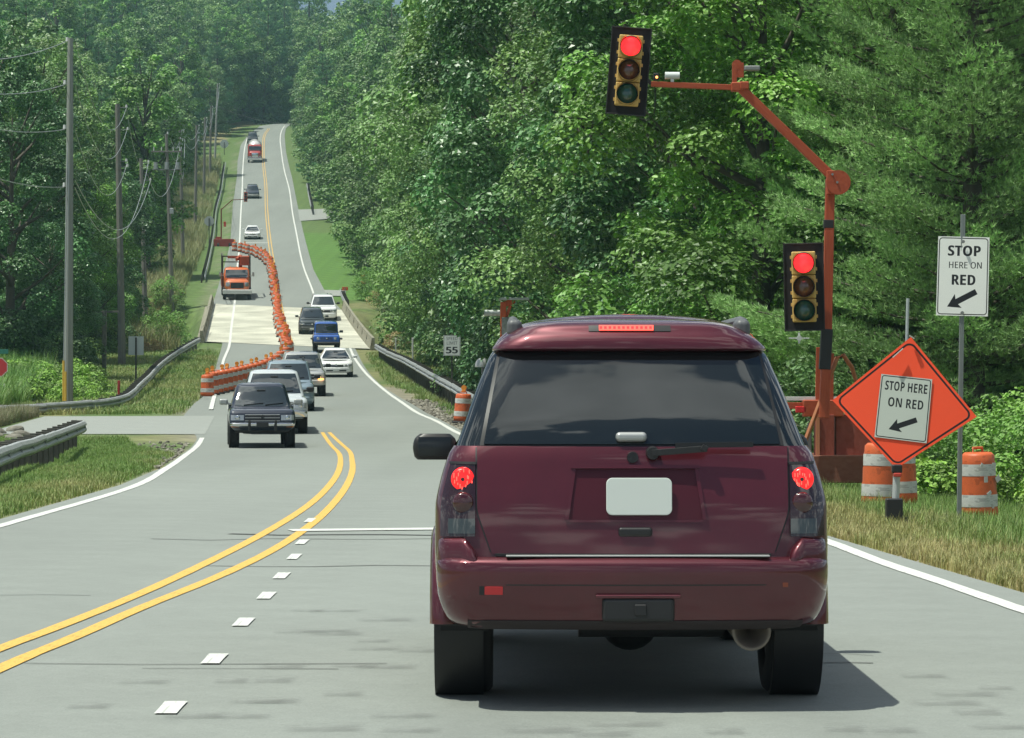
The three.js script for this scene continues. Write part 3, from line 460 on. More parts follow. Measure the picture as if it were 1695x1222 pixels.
function grass(name, label, n, pick, geo, seed, colors) {
  const R = rng(seed), im = new THREE.InstancedMesh(geo, grassMat, n), o = new THREE.Object3D(), c = new THREE.Color(); let k = 0;
  for (let tries = 0; tries < n * 12 && k < n; tries++) { const q = pick(R); if (!q) continue; const [X, d, s, dry] = q; o.position.set(X, groundY(X, d), -d); o.rotation.y = R() * 6.28; o.scale.set(s, s * (0.7 + 0.6 * R()), s); o.updateMatrix(); im.setMatrixAt(k, o.matrix); const a = colors[0], b = colors[1], t = clamp(dry + 0.5 * (R() - 0.5), 0, 1), v = 0.75 + 0.5 * R(); im.setColorAt(k, c.setRGB(lerp(a[0], b[0], t) * v, lerp(a[1], b[1], t) * v, lerp(a[2], b[2], t) * v)); k++; }
  im.count = k; im.name = name; tag(im, label, 'grass', null, 'stuff'); scene.add(im);
}
const GREEN = [0.17, 0.30, 0.06], TAN = [0.50, 0.42, 0.20];
const tallTuft = tuftGeo(41, 16, 0.17, 0.14, 0.004), shortTuft = tuftGeo(42, 16, 0.10, 0.14, 0.004), farTuft = tuftGeo(43, 14, 0.20, 0.35, 0.012), weedTuft = tuftGeo(44, 16, 0.85, 0.35, 0.014);
grass('verge_grass', 'tall green and straw grass on the near right verge around the signs', 12000, (R) => { const d = 24 + 38 * R(), u = 1.5 + 6.5 * R(), X = Rx(d) + u; const px = CX + X * F / d; if (px > 1760 || px < 1290) return null; return [X, d, 0.6 + 0.8 * R(), clamp(0.75 - (u - 1.2) / 1.8 + 1.3 * (fbm(X * 0.8, d * 0.4, 2, 3) - 0.5), 0, 1)]; }, tallTuft, 61, [GREEN, TAN]);
grass('mown_grass', 'short dry grass along the right edge of the asphalt', 6000, (R) => { const d = 20 + 26 * R(), u = 0.30 + 2.6 * R() * R(), X = Rx(d) + u; return [X, d, 0.7 + 0.7 * R(), 0.9 - 0.25 * u + 0.7 * (fbm(X, d * 0.5, 2, 3) - 0.5)]; }, shortTuft, 62, [GREEN, TAN]);
grass('verge_grass', 'grass on the near left verge below the guardrail', 22000, (R) => { const d = 33 + 52 * R(), u = 0.35 + 9 * R(), X = Lx(d) - u; const px = CX + X * F / d; if (px < -40 || (d > 70 && u < (d - 68) / 8)) return null; if (d > 86) return null; return [X, d, 0.5 + 0.7 * R(), clamp(0.22 - u * 0.16 + 1.1 * (fbm(X * 0.6, d * 0.2, 2, 3) - 0.5), 0, 1)]; }, tuftGeo(46, 16, 0.095, 0.2, 0.006), 63, [[0.17, 0.30, 0.06], TAN]);
grass('field_grass', 'grey-brown weeds between the two left guardrails', 3500, (R) => { const d = 79.5 + 21 * R(), X = -15.2 - 16 * R() - (d < 84 ? 0 : 0.6); const px = CX + X * F / d; if (px < -40 || px > 138) return null; return [X, d, 0.28 + 0.3 * R(), 0.35 + 0.6 * R()]; }, weedTuft, 69, [[0.12, 0.19, 0.05], [0.30, 0.26, 0.16]]);
grass('verge_grass', 'green grass between the road and the left guardrail before the bridge', 7000, (R) => { const d = 102.5 + 84 * R(), u = 0.3 + 7 * R(), X = Lx(d) - u; return [X, d, 0.7 + 0.6 * R(), 0.25 + 0.8 * (fbm(X * 0.4, d * 0.2, 5, 3) - 0.45)]; }, farTuft, 64, [[0.16, 0.30, 0.06], TAN]);
grass('verge_grass', 'green grass between the road and the right guardrail before the bridge', 7000, (R) => { const d = 92 + 92 * R(), u = 0.7 + 6 * R(), X = Rx(d) + u; if (d < 135 && u < 2 * fbm(X, d * 0.4, 9, 2)) return null; return [X, d, 0.6 + 0.6 * R(), 0.2 + 0.9 * (fbm(X * 0.4, d * 0.2, 6, 3) - 0.45)]; }, farTuft, 65, [[0.155, 0.29, 0.06], TAN]);
grass('field_grass', 'tall weeds and straw grass in the field behind the left guardrail', 9000, (R) => { const d = 106 + 84 * R(), X = Lx(d) - 7.5 - 22 * R(); const px = CX + X * F / d; if (px < -30) return null; return [X, d, 0.6 + 0.9 * R(), clamp((px - 130) / 110, 0, 0.9) + 0.5 * (fbm(X * 0.3, d * 0.15, 7, 3) - 0.5)]; }, weedTuft, 66, [[0.15, 0.32, 0.055], [0.42, 0.36, 0.19]]);
grass('slope_grass', 'straw-coloured grass on the slope left of the climbing road', 12000, (R) => { const d = 190 + 300 * R(), X = Lx(d) - 3 - R() * 22; if (X < leftEdge(d) - 2 || (d > BR0 && d < BR1 && X > Lx(d) - 3)) return null; return [X, d, 0.8 + 0.9 * R(), 0.55 + 0.9 * (fbm(X * 0.15, d * 0.08, 7, 3) - 0.45)]; }, weedTuft, 67, [[0.15, 0.26, 0.06], [0.40, 0.35, 0.19]]);
// ------------------------------------------------------------------ shells: bodies stacked from rounded plan outlines
class Shell {
  // levels [y, half width, z front... here zb (smallest z) and zf (largest z)], corner radii and face bulges
  constructor(levels, o = {}) { this.L = levels; this.o = { rb: 0.15, rf: 0.15, bulb: 0.03, bulf: 0.03, cx: 0, warp: null, ...o }; this.f = [1, 2, 3].map((k) => pchip(levels.map((l) => [l[0], l[k]]))); this.y0 = levels[0][0]; this.y1 = levels[levels.length - 1][0]; }
  w(y) { return this.f[0](y); }
  end(s, x, y) { const { rb, rf, bulb, bulf, cx } = this.o, w = this.w(y), r = Math.min(s > 0 ? rf : rb, w * 0.9), bl = s > 0 ? bulf : bulb, z = this.f[s > 0 ? 2 : 1](y), a = Math.min(Math.abs(x - cx), w); let q = bl * (a / w) ** 2; if (a > w - r) q += r - Math.sqrt(Math.max(0, r * r - (a - (w - r)) ** 2)); return z - s * q; }
  fix(x, y, z) { const p = new THREE.Vector3(x, y, z); if (this.o.warp) this.o.warp(p); return p; }
  pt(face, a, y, off = 0) {
    const { cx } = this.o, raw = (a, y) => face === 'front' ? V(a, y, this.end(1, a, y)) : face === 'back' ? V(a, y, this.end(-1, a, y)) : V(cx + (face === 'right' ? 1 : -1) * this.w(y), y, a);
    const p = raw(a, y), e = 0.004, da = raw(a + e, y).sub(raw(a - e, y)), dy = raw(a, Math.min(this.y1, y + e)).sub(raw(a, Math.max(this.y0, y - e))), n = da.cross(dy).normalize();
    const want = face === 'front' ? V(0, 0, 1) : face === 'back' ? V(0, 0, -1) : V(face === 'right' ? 1 : -1, 0, 0); if (n.dot(want) < 0) n.negate();
    p.addScaledVector(n, off); return this.fix(p.x, p.y, p.z);
  }
  geo(ny = 20, cap = true) {
    const pos = [], idx = [], { rb, rf, cx } = this.o, ys = []; this.L.forEach((l, i) => { ys.push(l[0]); if (i < this.L.length - 1) { const k = Math.max(1, Math.round(ny * (this.L[i + 1][0] - l[0]) / (this.y1 - this.y0))); for (let j = 1; j < k; j++) ys.push(lerp(l[0], this.L[i + 1][0], j / k)); } });
    let N = 0;
    for (const y of ys) {
      const w = this.w(y), out = [], run = (s, r) => { const xs = []; for (let i = 0; i <= 5; i++) { const q = i / 5 * Math.PI / 2; xs.push(w - Math.min(r, w * 0.9) * (1 - Math.cos(q * 1))); } const half = [...xs]; for (const t of [0.75, 0.5, 0.25]) half.push((w - Math.min(r, w * 0.9)) * t); const all = [...half.map((x) => x), 0, ...half.slice().reverse().map((x) => -x)]; return all.map((x) => V(cx + x, y, this.end(s, cx + x, y))); };
      const fr = run(1, rf), bk = run(-1, rb).reverse(); out.push(...fr); const a = fr[fr.length - 1], b = bk[0]; for (let i = 1; i < 8; i++) out.push(a.clone().lerp(b, i / 8)); out.push(...bk); const c = bk[bk.length - 1], d = fr[0]; for (let i = 1; i < 8; i++) out.push(c.clone().lerp(d, i / 8));
      N = out.length; for (const p of out) { const q = this.fix(p.x, p.y, p.z); pos.push(q.x, q.y, q.z); }
    }
    for (let j = 1; j < ys.length; j++) for (let i = 0; i < N; i++) { const a = j * N + i, b = j * N + (i + 1) % N, c = a - N, d = b - N; idx.push(c, a, b, c, b, d); }
    if (cap) for (const j of [0, ys.length - 1]) { const base = j * N, nF = 17, q = []; /* strip between front and back runs */ for (let i = 0; i < nF; i++) { const A = base + i, B = base + nF + 7 + (nF - 1 - i); q.push([A, B]); } for (let i = 1; i < nF; i++) { const [a, b] = q[i - 1], [c, d] = q[i]; if (j) idx.push(a, c, d, a, d, b); else idx.push(a, d, c, a, b, d); } }
    let g = new THREE.BufferGeometry(); g.setAttribute('position', new THREE.Float32BufferAttribute(pos, 3)); const uv = []; for (let i = 0; i < pos.length; i += 3) uv.push(pos[i] + pos[i + 2], pos[i + 1]); g.setAttribute('uv', new THREE.Float32BufferAttribute(uv, 2)); g.setIndex(idx); return toCreasedNormals(g, 0.7);
  }
  // a panel lying on a face: rows y0..y1, sides given as functions of y, standing proud by off with turned edges
  patch(face, al, ar, y0, y1, off = 0.006, nx = 10, ny = 6, depth = 0.014) {
    const fl = typeof al === 'function' ? al : () => al, fr = typeof ar === 'function' ? ar : () => ar, pos = [], idx = [], W = nx + 1; const fy0 = typeof y0 === 'function' ? y0 : () => y0, fy1 = typeof y1 === 'function' ? y1 : () => y1;
    const row = (j, i, o) => { const t = i / nx, ya = fy0(t), yb = fy1(t), y = lerp(ya, yb, j / ny); return this.pt(face, lerp(fl(y), fr(y), t), y, o); };
    for (let j = 0; j <= ny; j++) for (let i = 0; i <= nx; i++) { const p = row(j, i, off); pos.push(p.x, p.y, p.z); if (i && j) { const a = j * W + i; idx.push(a - W - 1, a - W, a, a - W - 1, a, a - 1); } }
    const rim = []; for (let i = 0; i <= nx; i++) rim.push([0, i]); for (let j = 1; j <= ny; j++) rim.push([j, nx]); for (let i = nx - 1; i >= 0; i--) rim.push([ny, i]); for (let j = ny - 1; j > 0; j--) rim.push([j, 0]);
    const base = pos.length / 3; for (const [j, i] of rim) { const p = row(j, i, off), q = row(j, i, off - depth); pos.push(p.x, p.y, p.z, q.x, q.y, q.z); }
    for (let k = 0; k < rim.length; k++) { const a = base + k * 2, b = base + ((k + 1) % rim.length) * 2; idx.push(a, a + 1, b + 1, a, b + 1, b); }
    const g = new THREE.BufferGeometry(), uv = []; for (let i = 0; i < pos.length; i += 3) uv.push(pos[i] + pos[i + 2], pos[i + 1]); g.setAttribute('position', new THREE.Float32BufferAttribute(pos, 3)); g.setAttribute('uv', new THREE.Float32BufferAttribute(uv, 2)); g.setIndex(idx); g.computeVertexNormals(); return g;
  }
}
const box = (w, h, d, x = 0, y = 0, z = 0, r = 0.02) => { const g = r > 0 ? new RoundedBoxGeometry(w, h, d, 2, Math.min(r, w / 2.05, h / 2.05, d / 2.05)) : new THREE.BoxGeometry(w, h, d); g.translate(x, y, z); return g; };
const cyl = (r0, r1, h, x, y, z, ax = 'y', seg = 20) => { const g = new THREE.CylinderGeometry(r0, r1, h, seg); if (ax === 'x') g.rotateZ(Math.PI / 2); if (ax === 'z') g.rotateX(Math.PI / 2); g.translate(x, y, z); return g; };
const bar = (a, b, r, seg = 8) => { const g = new THREE.CylinderGeometry(r, r, a.distanceTo(b), seg); g.applyQuaternion(new THREE.Quaternion().setFromUnitVectors(V(0, 1, 0), b.clone().sub(a).normalize())); const m = a.clone().lerp(b, 0.5); g.translate(m.x, m.y, m.z); return g; };
const beam = (a, b, w, h) => { const g = new RoundedBoxGeometry(w, h, a.distanceTo(b), 1, Math.min(w, h) * 0.08); const m = a.clone().lerp(b, 0.5), o = new THREE.Object3D(); o.position.copy(m); o.lookAt(b); o.updateMatrix(); g.applyMatrix4(o.matrix); return g; };
function tyreGeo(r, w) { const h = w / 2, L = [[r * 0.62, -h * 0.9], [r * 0.72, -h], [r * 0.93, -h * 0.98], [r * 0.985, -h * 0.82], [r, -h * 0.62], [r - 0.012, -h * 0.60], [r - 0.012, -h * 0.50], [r + 0.002, -h * 0.48], [r + 0.002, -h * 0.08], [r - 0.012, -h * 0.06], [r - 0.012, h * 0.06], [r + 0.002, h * 0.08], [r + 0.002, h * 0.48], [r - 0.012, h * 0.50], [r - 0.012, h * 0.60], [r, h * 0.62], [r * 0.985, h * 0.82], [r * 0.93, h * 0.98], [r * 0.72, h], [r * 0.62, h * 0.9], [r * 0.6, 0], [r * 0.62, -h * 0.9]]; const g = new THREE.LatheGeometry(L.map(([a, b]) => new THREE.Vector2(a, b)), 36); g.rotateZ(Math.PI / 2); return g; }
function rimGeo(r, w) { const L = [[0.001, w * 0.30], [r * 0.2, w * 0.33], [r * 0.28, w * 0.26], [r * 0.52, w * 0.28], [r * 0.60, w * 0.44], [r * 0.635, w * 0.44], [r * 0.60, -w * 0.3], [0.001, -w * 0.25]]; const g = new THREE.LatheGeometry(L.map(([a, b]) => new THREE.Vector2(a, b)), 28); g.rotateZ(-Math.PI / 2); return g; }
function wheel(parent, x, y, z, r, w, mat = M.rim) { const t = part('wheel', tyreGeo(r, w), M.rubber, parent); t.position.set(x, y, z); const q = part('rim', rimGeo(r, w), mat, t); q.rotation.y = x < 0 ? Math.PI : 0; return t; }
function glowMat(c, e) { return new THREE.MeshStandardMaterial({ color: lin(c[0] * 0.4, c[1] * 0.4, c[2] * 0.4), emissive: lin(...c), emissiveIntensity: e, roughness: 0.25 }); }
M.brakeGlow = glowMat([1, 0.02, 0.02], 1.1); M.brakeHot = glowMat([1, 0.10, 0.07], 1.9); M.signalGlow = glowMat([1, 0.03, 0.035], 1.4); M.turnGlow = glowMat([1, 0.42, 0.12], 2.4);
M.burgundy = paint([0.105, 0.009, 0.019], { metalness: 0.5, roughness: 0.42, map: rep(noiseTex(256, (u, v) => 0.84 + 0.30 * (fbm(u * 8, v * 8, 14, 5, 8) - 0.5) + 0.05 * (R0() - 0.5)), 0.8), clearcoatRoughness: 0.06 });
M.lampPanel = new THREE.MeshPhysicalMaterial({ color: lin(0.026, 0.008, 0.010), roughness: 0.16, clearcoat: 1 });
M.carBlack = std([0.015, 0.015, 0.016], 0.45);
M.mud = std([0.10, 0.085, 0.07], 0.95);
function lamp(parent, x, y, z, c, power, radius) { const l = new THREE.PointLight(lin(...c), power); l.name = 'lamp_light'; l.position.set(x, y, z); l.shadow.radius = radius / 0.02; l.castShadow = true; parent.add(l); return l; }

// ------------------------------------------------------------------ the dark red sport utility car stopped in our lane (local z: back of the bumper at 0, front towards -z)
{
  const car = thing('suv', 'dark red metallic car seen from behind, brake lights glowing, stopped in the near lane', 'car', [0.572, 0, -14.15], THREE.MathUtils.degToRad(0.2));
  const W = (x) => V(x, 0, 0);
  const lower = new Shell([[0.40, 0.80, -4.95, -0.14], [0.46, 0.88, -5.02, -0.10], [0.58, 0.925, -5.06, -0.09], [0.76, 0.940, -5.07, -0.10], [0.95, 0.938, -5.07, -0.12], [1.08, 0.915, -5.02, -0.15], [1.16, 0.892, -4.85, -0.17], [1.215, 0.872, -4.5, -0.185], [1.248, 0.850, -3.7, -0.20]], { rf: 0.16, rb: 0.3, bulf: 0.045, bulb: 0.05 });
  part('body', lower.geo(30), M.burgundy, car);
  const upper = new Shell([[1.24, 0.842, -3.62, -0.195], [1.34, 0.806, -3.40, -0.235], [1.46, 0.765, -3.12, -0.30], [1.60, 0.712, -2.80, -0.385], [1.715, 0.655, -2.55, -0.47], [1.735, 0.62, -2.5, -0.50]], { rf: 0.15, rb: 0.25, bulf: 0.06, bulb: 0.08 });
  part('cabin_glass', upper.geo(22), M.glass, car);
  // pillars between the side windows
  part('pillar', [['left', -0.98], ['right', -0.98], ['left', -2.1], ['right', -2.1]].map(([f, z]) => upper.patch(f, (y) => z - 0.06 - (y - 1.24) * 0.12, (y) => z + 0.06 - (y - 1.24) * 0.12, 1.25, 1.71, 0.004, 2, 6)), M.carBlack, car);
  const roof = new Shell([[1.700, 0.664, -2.62, -0.47], [1.735, 0.655, -2.56, -0.49], [1.782, 0.618, -2.50, -0.53], [1.830, 0.54, -2.42, -0.58], [1.862, 0.43, -2.32, -0.66], [1.882, 0.28, -2.2, -0.74], [1.890, 0.10, -2.0, -0.85]], { rf: 0.15, rb: 0.18, bulf: 0.06, bulb: 0.07 });
  part('roof', roof.geo(18), M.burgundy, car);
  const sp = new Shell([[1.700, 0.652, -0.95, -0.445], [1.704, 0.664, -0.95, -0.405], [1.714, 0.667, -0.95, -0.388], [1.740, 0.648, -0.95, -0.392], [1.772, 0.612, -0.95, -0.405], [1.797, 0.575, -0.95, -0.425], [1.826, 0.52, -0.97, -0.445], [1.850, 0.45, -1.0, -0.53], [1.862, 0.36, -1.05, -0.64]], { rf: 0.14, rb: 0.05, bulf: 0.06, bulb: 0.05 });
  const spm = part('spoiler', sp.geo(26), M.burgundy, car);
  part('spoiler_recess', sp.patch('front', -0.20, 0.195, 1.796, 1.824, 0.003, 14, 2, 0.01), M.carBlack, spm);
  const ch = part('brake_light', sp.patch('front', -0.150, 0.112, 1.799, 1.821, 0.010, 12, 2, 0.016), M.brakeHot, car);
  part('reflector', Array.from({ length: 12 }, (_, i) => sp.patch('front', -0.147 + i * 0.0217, -0.147 + i * 0.0217 + 0.012, 1.805, 1.815, 0.0125, 2, 1, 0.004)), M.signalGlow, ch);
  // rear window with its dark seam, tailgate below it
  const gw = (y) => lerp(0.705, 0.618, (y - 1.25) / 0.46);
  part('window_seal', upper.patch('front', (y) => -gw(y) - 0.02, (y) => gw(y) + 0.02, 1.249, 1.714, 0.002, 26, 14, 0.01), M.carBlack, car);
  part('rear_window', upper.patch('front', (y) => -gw(y), gw, 1.255, 1.712, 0.009, 30, 16, 0.012), M.glass, car);
  const tg = part('tailgate', lower.patch('front', (y) => -lerp(0.665, 0.735, clamp((y - 0.74) / 0.2, 0, 1)), (y) => lerp(0.665, 0.735, clamp((y - 0.74) / 0.2, 0, 1)), 0.742, 1.240, 0.014, 30, 14, 0.03), M.burgundy, car);
  part('seam', [-1, 1].map((s) => lower.patch('front', (y) => s * lerp(0.665, 0.737, clamp((y - 0.74) / 0.2, 0, 1)) - 0.007, (y) => s * lerp(0.665, 0.737, clamp((y - 0.74) / 0.2, 0, 1)) + 0.007, 0.75, 1.24, 0.004, 2, 12, 0.01)), M.carBlack, car);
  // number plate recess: raised brow and stepped-in panel
  const trap = (k) => (y) => k * lerp(0.322, 0.285, (y - 0.90) / 0.24) + 0.012;
  part('plate_panel', lower.patch('front', trap(-1), trap(1), 0.90, 1.138, 0.017, 12, 6, 0.008), std([0.07, 0.009, 0.018], 0.35, 0.3), tg);
  part('plate_brow', [lower.patch('front', -0.29, 0.315, 1.136, 1.152, 0.034, 12, 2, 0.03), lower.patch('front', (y) => trap(-1)(y) - 0.012, (y) => trap(-1)(y) + 0.006, 0.90, 1.145, 0.026, 1, 6, 0.02), lower.patch('front', (y) => trap(1)(y) - 0.006, (y) => trap(1)(y) + 0.012, 0.90, 1.145, 0.026, 1, 6, 0.02), lower.patch('front', -0.315, 0.34, 0.888, 0.900, 0.022, 10, 1, 0.02)], M.burgundy, tg);
  const ps = new THREE.Shape(); { const w = 0.152, h = 0.085, r = 0.026; ps.moveTo(-w + r, -h); ps.lineTo(w - r, -h); ps.absarc(w - r, -h + r, r, -Math.PI / 2, 0); ps.lineTo(w, h - r); ps.absarc(w - r, h - r, r, 0, Math.PI / 2); ps.lineTo(-w + r, h); ps.absarc(-w + r, h - r, r, Math.PI / 2, Math.PI); ps.lineTo(-w, -h + r); ps.absarc(-w + r, -h + r, r, Math.PI, Math.PI * 1.5); } const pl = new THREE.ExtrudeGeometry(ps, { depth: 0.006, bevelEnabled: true, bevelSize: 0.003, bevelThickness: 0.003, bevelSegments: 2, curveSegments: 8 }); const plm = part('number_plate', pl, M.plate, tg); plm.position.copy(lower.pt('front', 0.028, 1.005, 0.03)); plm.rotation.x = -0.1;
  part('grip', [box(0.16, 0.045, 0.03, 0.01, 0.845, lower.end(1, 0, 0.845) + 0.012, 0.015)], M.carBlack, tg);
  part('emblem_handle', box(0.148, 0.046, 0.05, -0.005, 1.292, upper.end(1, 0, 1.29) + 0.02, 0.02), M.silverPlastic, car);
  const ws = part('washer_boss', cyl(0.026, 0.03, 0.03, 0.0, 1.196, lower.end(1, 0, 1.196) + 0.02, 'z'), M.blackGloss, tg);
  // wiper
  { const zz = lower.end(1, 0.1, 1.22) + 0.04; const w = part('wiper', [cyl(0.028, 0.034, 0.05, 0.095, 1.215, zz - 0.005, 'z'), beam(V(0.09, 1.217, zz + 0.02), V(0.35, 1.238, zz + 0.025), 0.022, 0.03), beam(V(0.33, 1.228, zz + 0.03), V(0.345, 1.252, zz + 0.03), 0.03, 0.03)], M.carBlack, car); part('wiper_blade', beam(V(0.20, 1.253, zz + 0.012), V(0.57, 1.258, zz + 0.0), 0.016, 0.026), M.blackGloss, w); }
  // tail lamps
  for (const s of [-1, 1]) {
    const a0 = s * 0.745, a1 = s * 0.905, fl = (y) => s > 0 ? Math.min(a0, a1) : -(lower.w(y) - 0.035), fr = (y) => s > 0 ? lower.w(y) - 0.035 : Math.max(a0, a1);
    const ln = part('tail_lamp', lower.patch('front', fl, fr, 0.822, 1.165, 0.010, 14, 14, 0.02), M.lampPanel, car);
    const disc = (y, r, mat, name, off, sx = 0.80) => { const p = lower.pt('front', s * sx, y, off), q = lower.pt('front', s * sx, y, off + 0.05); const pts = [[0.001, r * 0.26], [r * 0.35, r * 0.25], [r * 0.7, r * 0.18], [r * 0.94, r * 0.06], [r, -0.02]].map(([a, b]) => new THREE.Vector2(a, b)); const g = new THREE.LatheGeometry(pts, 28); g.rotateX(Math.PI / 2); const m = part(name, g, mat, ln); m.position.copy(p); m.lookAt(q); return m; };
    const br = disc(1.088, 0.058, M.brakeGlow, 'brake_light', 0.012);
    const hot = []; const Rb = rng(s > 0 ? 3 : 4); for (let i = 0; i < 15; i++) { const a = i / 15 * 6.28 + Rb() * 0.3, r = 0.018 + 0.030 * Rb(); hot.push(box(0.005, 0.012 + 0.012 * Rb(), 0.006, Math.cos(a) * r, Math.sin(a) * r, 0.0165 - r * 0.16, 0.002)); } part('facet', hot, M.brakeHot, br); part('bulb', cyl(0.009, 0.009, 0.01, 0, 0, 0.016, 'z', 14), M.darkRed, br);
    disc(0.978, 0.052, M.darkRed, 'turn_lens', 0.012); const rl = lower.patch('front', Math.min(s * 0.745, s * 0.865), Math.max(s * 0.745, s * 0.865), 0.835, 0.905, 0.016, 8, 5, 0.014); part('reverse_lens', rl, new THREE.MeshPhysicalMaterial({ color: lin(0.04, 0.05, 0.05), roughness: 0.12, clearcoat: 1 }), ln);
    part('trim', lower.patch('front', Math.min(s * 0.74, s * 0.86), Math.max(s * 0.74, s * 0.86), 1.158, 1.170, 0.014, 8, 2, 0.01), M.carBlack, ln);
  }
  // bumper with its step, corner horns and black hitch cover
  const bu = new Shell([[0.385, 0.80, -0.8, -0.10], [0.41, 0.86, -0.8, -0.05], [0.47, 0.90, -0.8, -0.02], [0.56, 0.925, -0.8, -0.002], [0.66, 0.932, -0.8, 0.006], [0.705, 0.928, -0.8, 0.0], [0.722, 0.915, -0.8, -0.02], [0.728, 0.90, -0.8, -0.045]], { rb: 0.12, rf: 0.16, bulf: 0.06, bulb: 0 });
  const bm = part('bumper', bu.geo(24), M.burgundy, car);
  for (const s of [-1, 1]) { const horn = new Shell([[0.70, 0.10, -0.75, -0.025], [0.74, 0.098, -0.75, -0.028], [0.79, 0.092, -0.75, -0.04], [0.812, 0.082, -0.75, -0.06], [0.820, 0.065, -0.7, -0.09]], { rf: 0.05, rb: 0.04, bulf: 0.0, bulb: 0, cx: s * 0.83, warp: (p) => { if (p.z > -0.4) p.z -= Math.max(0, Math.abs(p.x) - 0.74) * 0.75; if (p.y > 0.735) p.y -= Math.max(0, 0.80 - Math.abs(p.x)) * 0.9; } }); part('bumper_corner', horn.geo(10), M.burgundy, bm); }
  part('step_pad', box(1.24, 0.008, 0.05, 0.02, 0.735, -0.058, 0.003), M.silverPlastic, bm);
  part('step_seam', box(1.30, 0.012, 0.02, 0, 0.738, -0.095, 0), M.carBlack, bm);
  part('bumper_groove', bu.patch('front', -0.60, 0.62, 0.598, 0.603, 0.002, 20, 1, 0.004), M.carBlack, bm);
  part('reflector', bu.patch('front', -0.700, -0.615, 0.555, 0.592, 0.006, 6, 2, 0.012), std([0.55, 0.03, 0.035], 0.25), bm);
  part('reflector_hole', bu.patch('front', -0.725, -0.700, 0.553, 0.594, 0.003, 2, 2, 0.01), M.carBlack, bm); part('reflector_hole', [bu.patch('front', 0.70, 0.725, 0.59, 0.61, 0.003, 3, 2, 0.01)], std([0.25, 0.06, 0.03], 0.5), bm);
  part('valance', bu.patch('front', -0.78, 0.80, 0.388, 0.432, 0.004, 20, 2, 0.006), std([0.03, 0.022, 0.024], 0.8), bm);
  part('hitch_cover', [box(0.34, 0.115, 0.05, 0.02, 0.485, -0.005, 0.02)], M.carBlack, bm); part('hitch_hole', box(0.055, 0.055, 0.02, 0.03, 0.485, 0.024, 0.006), M.black, bm); part('hitch_brow', box(0.40, 0.018, 0.05, 0.02, 0.548, -0.004, 0.006), M.burgundy, bm);
  // underside: axle, springs, silencer, tank, tailpipe
  part('floor_pan', box(1.5, 0.16, 4.3, 0, 0.50, -2.5, 0.05), M.black, car);
  part('axle', [cyl(0.05, 0.05, 1.4, 0, 0.37, -0.98, 'x'), new THREE.SphereGeometry(0.15, 16, 12).translate(0.02, 0.36, -0.98), beam(V(-0.55, 0.40, -0.5), V(-0.55, 0.36, -1.9), 0.05, 0.07), beam(V(0.55, 0.40, -0.5), V(0.55, 0.36, -1.9), 0.05, 0.07)], M.black, car);
  part('silencer', [cyl(0.10, 0.10, 0.7, 0.1, 0.42, -0.45, 'x')], M.black, car);
  { const P = []; for (const [r, z] of [[0.082, -0.7], [0.085, -0.14], [0.092, -0.125], [0.092, -0.115], [0.078, -0.115], [0.072, -0.16], [0.001, -0.3]]) P.push(new THREE.Vector2(r, z)); const g = new THREE.LatheGeometry(P, 24); g.rotateX(Math.PI / 2); g.translate(0.56, 0.375, 0); part('tailpipe', g, std([0.20, 0.17, 0.135], 0.8, 0.3), car); }
  for (const [x, z] of [[-0.795, -0.98], [0.815, -0.98], [-0.80, -4.15], [0.80, -4.15]]) {
    wheel(car, x, 0.377, z, 0.377, 0.265, M.rim);
    const g = new THREE.TorusGeometry(0.43, 0.05, 8, 24, Math.PI); g.rotateY(Math.PI / 2); g.scale(1.3, 1, 1); g.translate(Math.sign(x) * 0.905, 0.377, z); part('wheel_arch', g, M.burgundy, car);
    part('arch_liner', cyl(0.42, 0.42, 0.24, Math.sign(x) * 0.83, 0.40, z, 'x', 28), M.black, car);
  }
  for (const s of [-1, 1]) part('mud_flap', box(0.24, 0.2, 0.012, s * 0.80, 0.44, -0.57, 0.004), M.rubber, car);
  part('running_board', [box(0.12, 0.06, 2.1, -0.92, 0.40, -2.6, 0.02), box(0.12, 0.06, 2.1, 0.92, 0.40, -2.6, 0.02)], M.carBlack, car);
  // door mirrors
  for (const s of [-1, 1]) { const m = new Shell([[1.165, 0.10, -0.09, 0.045], [1.18, 0.115, -0.11, 0.055], [1.24, 0.125, -0.12, 0.06], [1.285, 0.115, -0.11, 0.055], [1.312, 0.085, -0.08, 0.04]], { rf: 0.03, rb: 0.08, bulb: 0.02, bulf: 0.008 }); const mm = part('door_mirror', [m.geo(10), beam(V(-s * 0.08, 1.21, -0.02), V(-s * 0.20, 1.20, -0.03), 0.09, 0.05)], M.carBlack, car); mm.position.set(s * 1.0, -0.055, -3.05); mm.rotation.y = 0; part('mirror_glass', m.patch('front', -0.092, 0.092, 1.188, 1.292, 0.004, 6, 5, 0.006), new THREE.MeshPhysicalMaterial({ color: lin(0.02, 0.025, 0.028), roughness: 0.15, metalness: 0.2 }), mm); }
  // roof rails
  for (const s of [-1, 1]) part('roof_rail', [tube([V(s * 0.56, 1.80, -0.62), V(s * 0.565, 1.845, -0.70), V(s * 0.565, 1.855, -0.85), V(s * 0.565, 1.855, -2.1), V(s * 0.56, 1.82, -2.3)], [0.024, 0.028, 0.025, 0.025, 0.022], 8), box(0.075, 0.09, 0.20, s * 0.558, 1.815, -0.70, 0.03)], M.silverPlastic && std([0.10, 0.105, 0.11], 0.5), car);
}

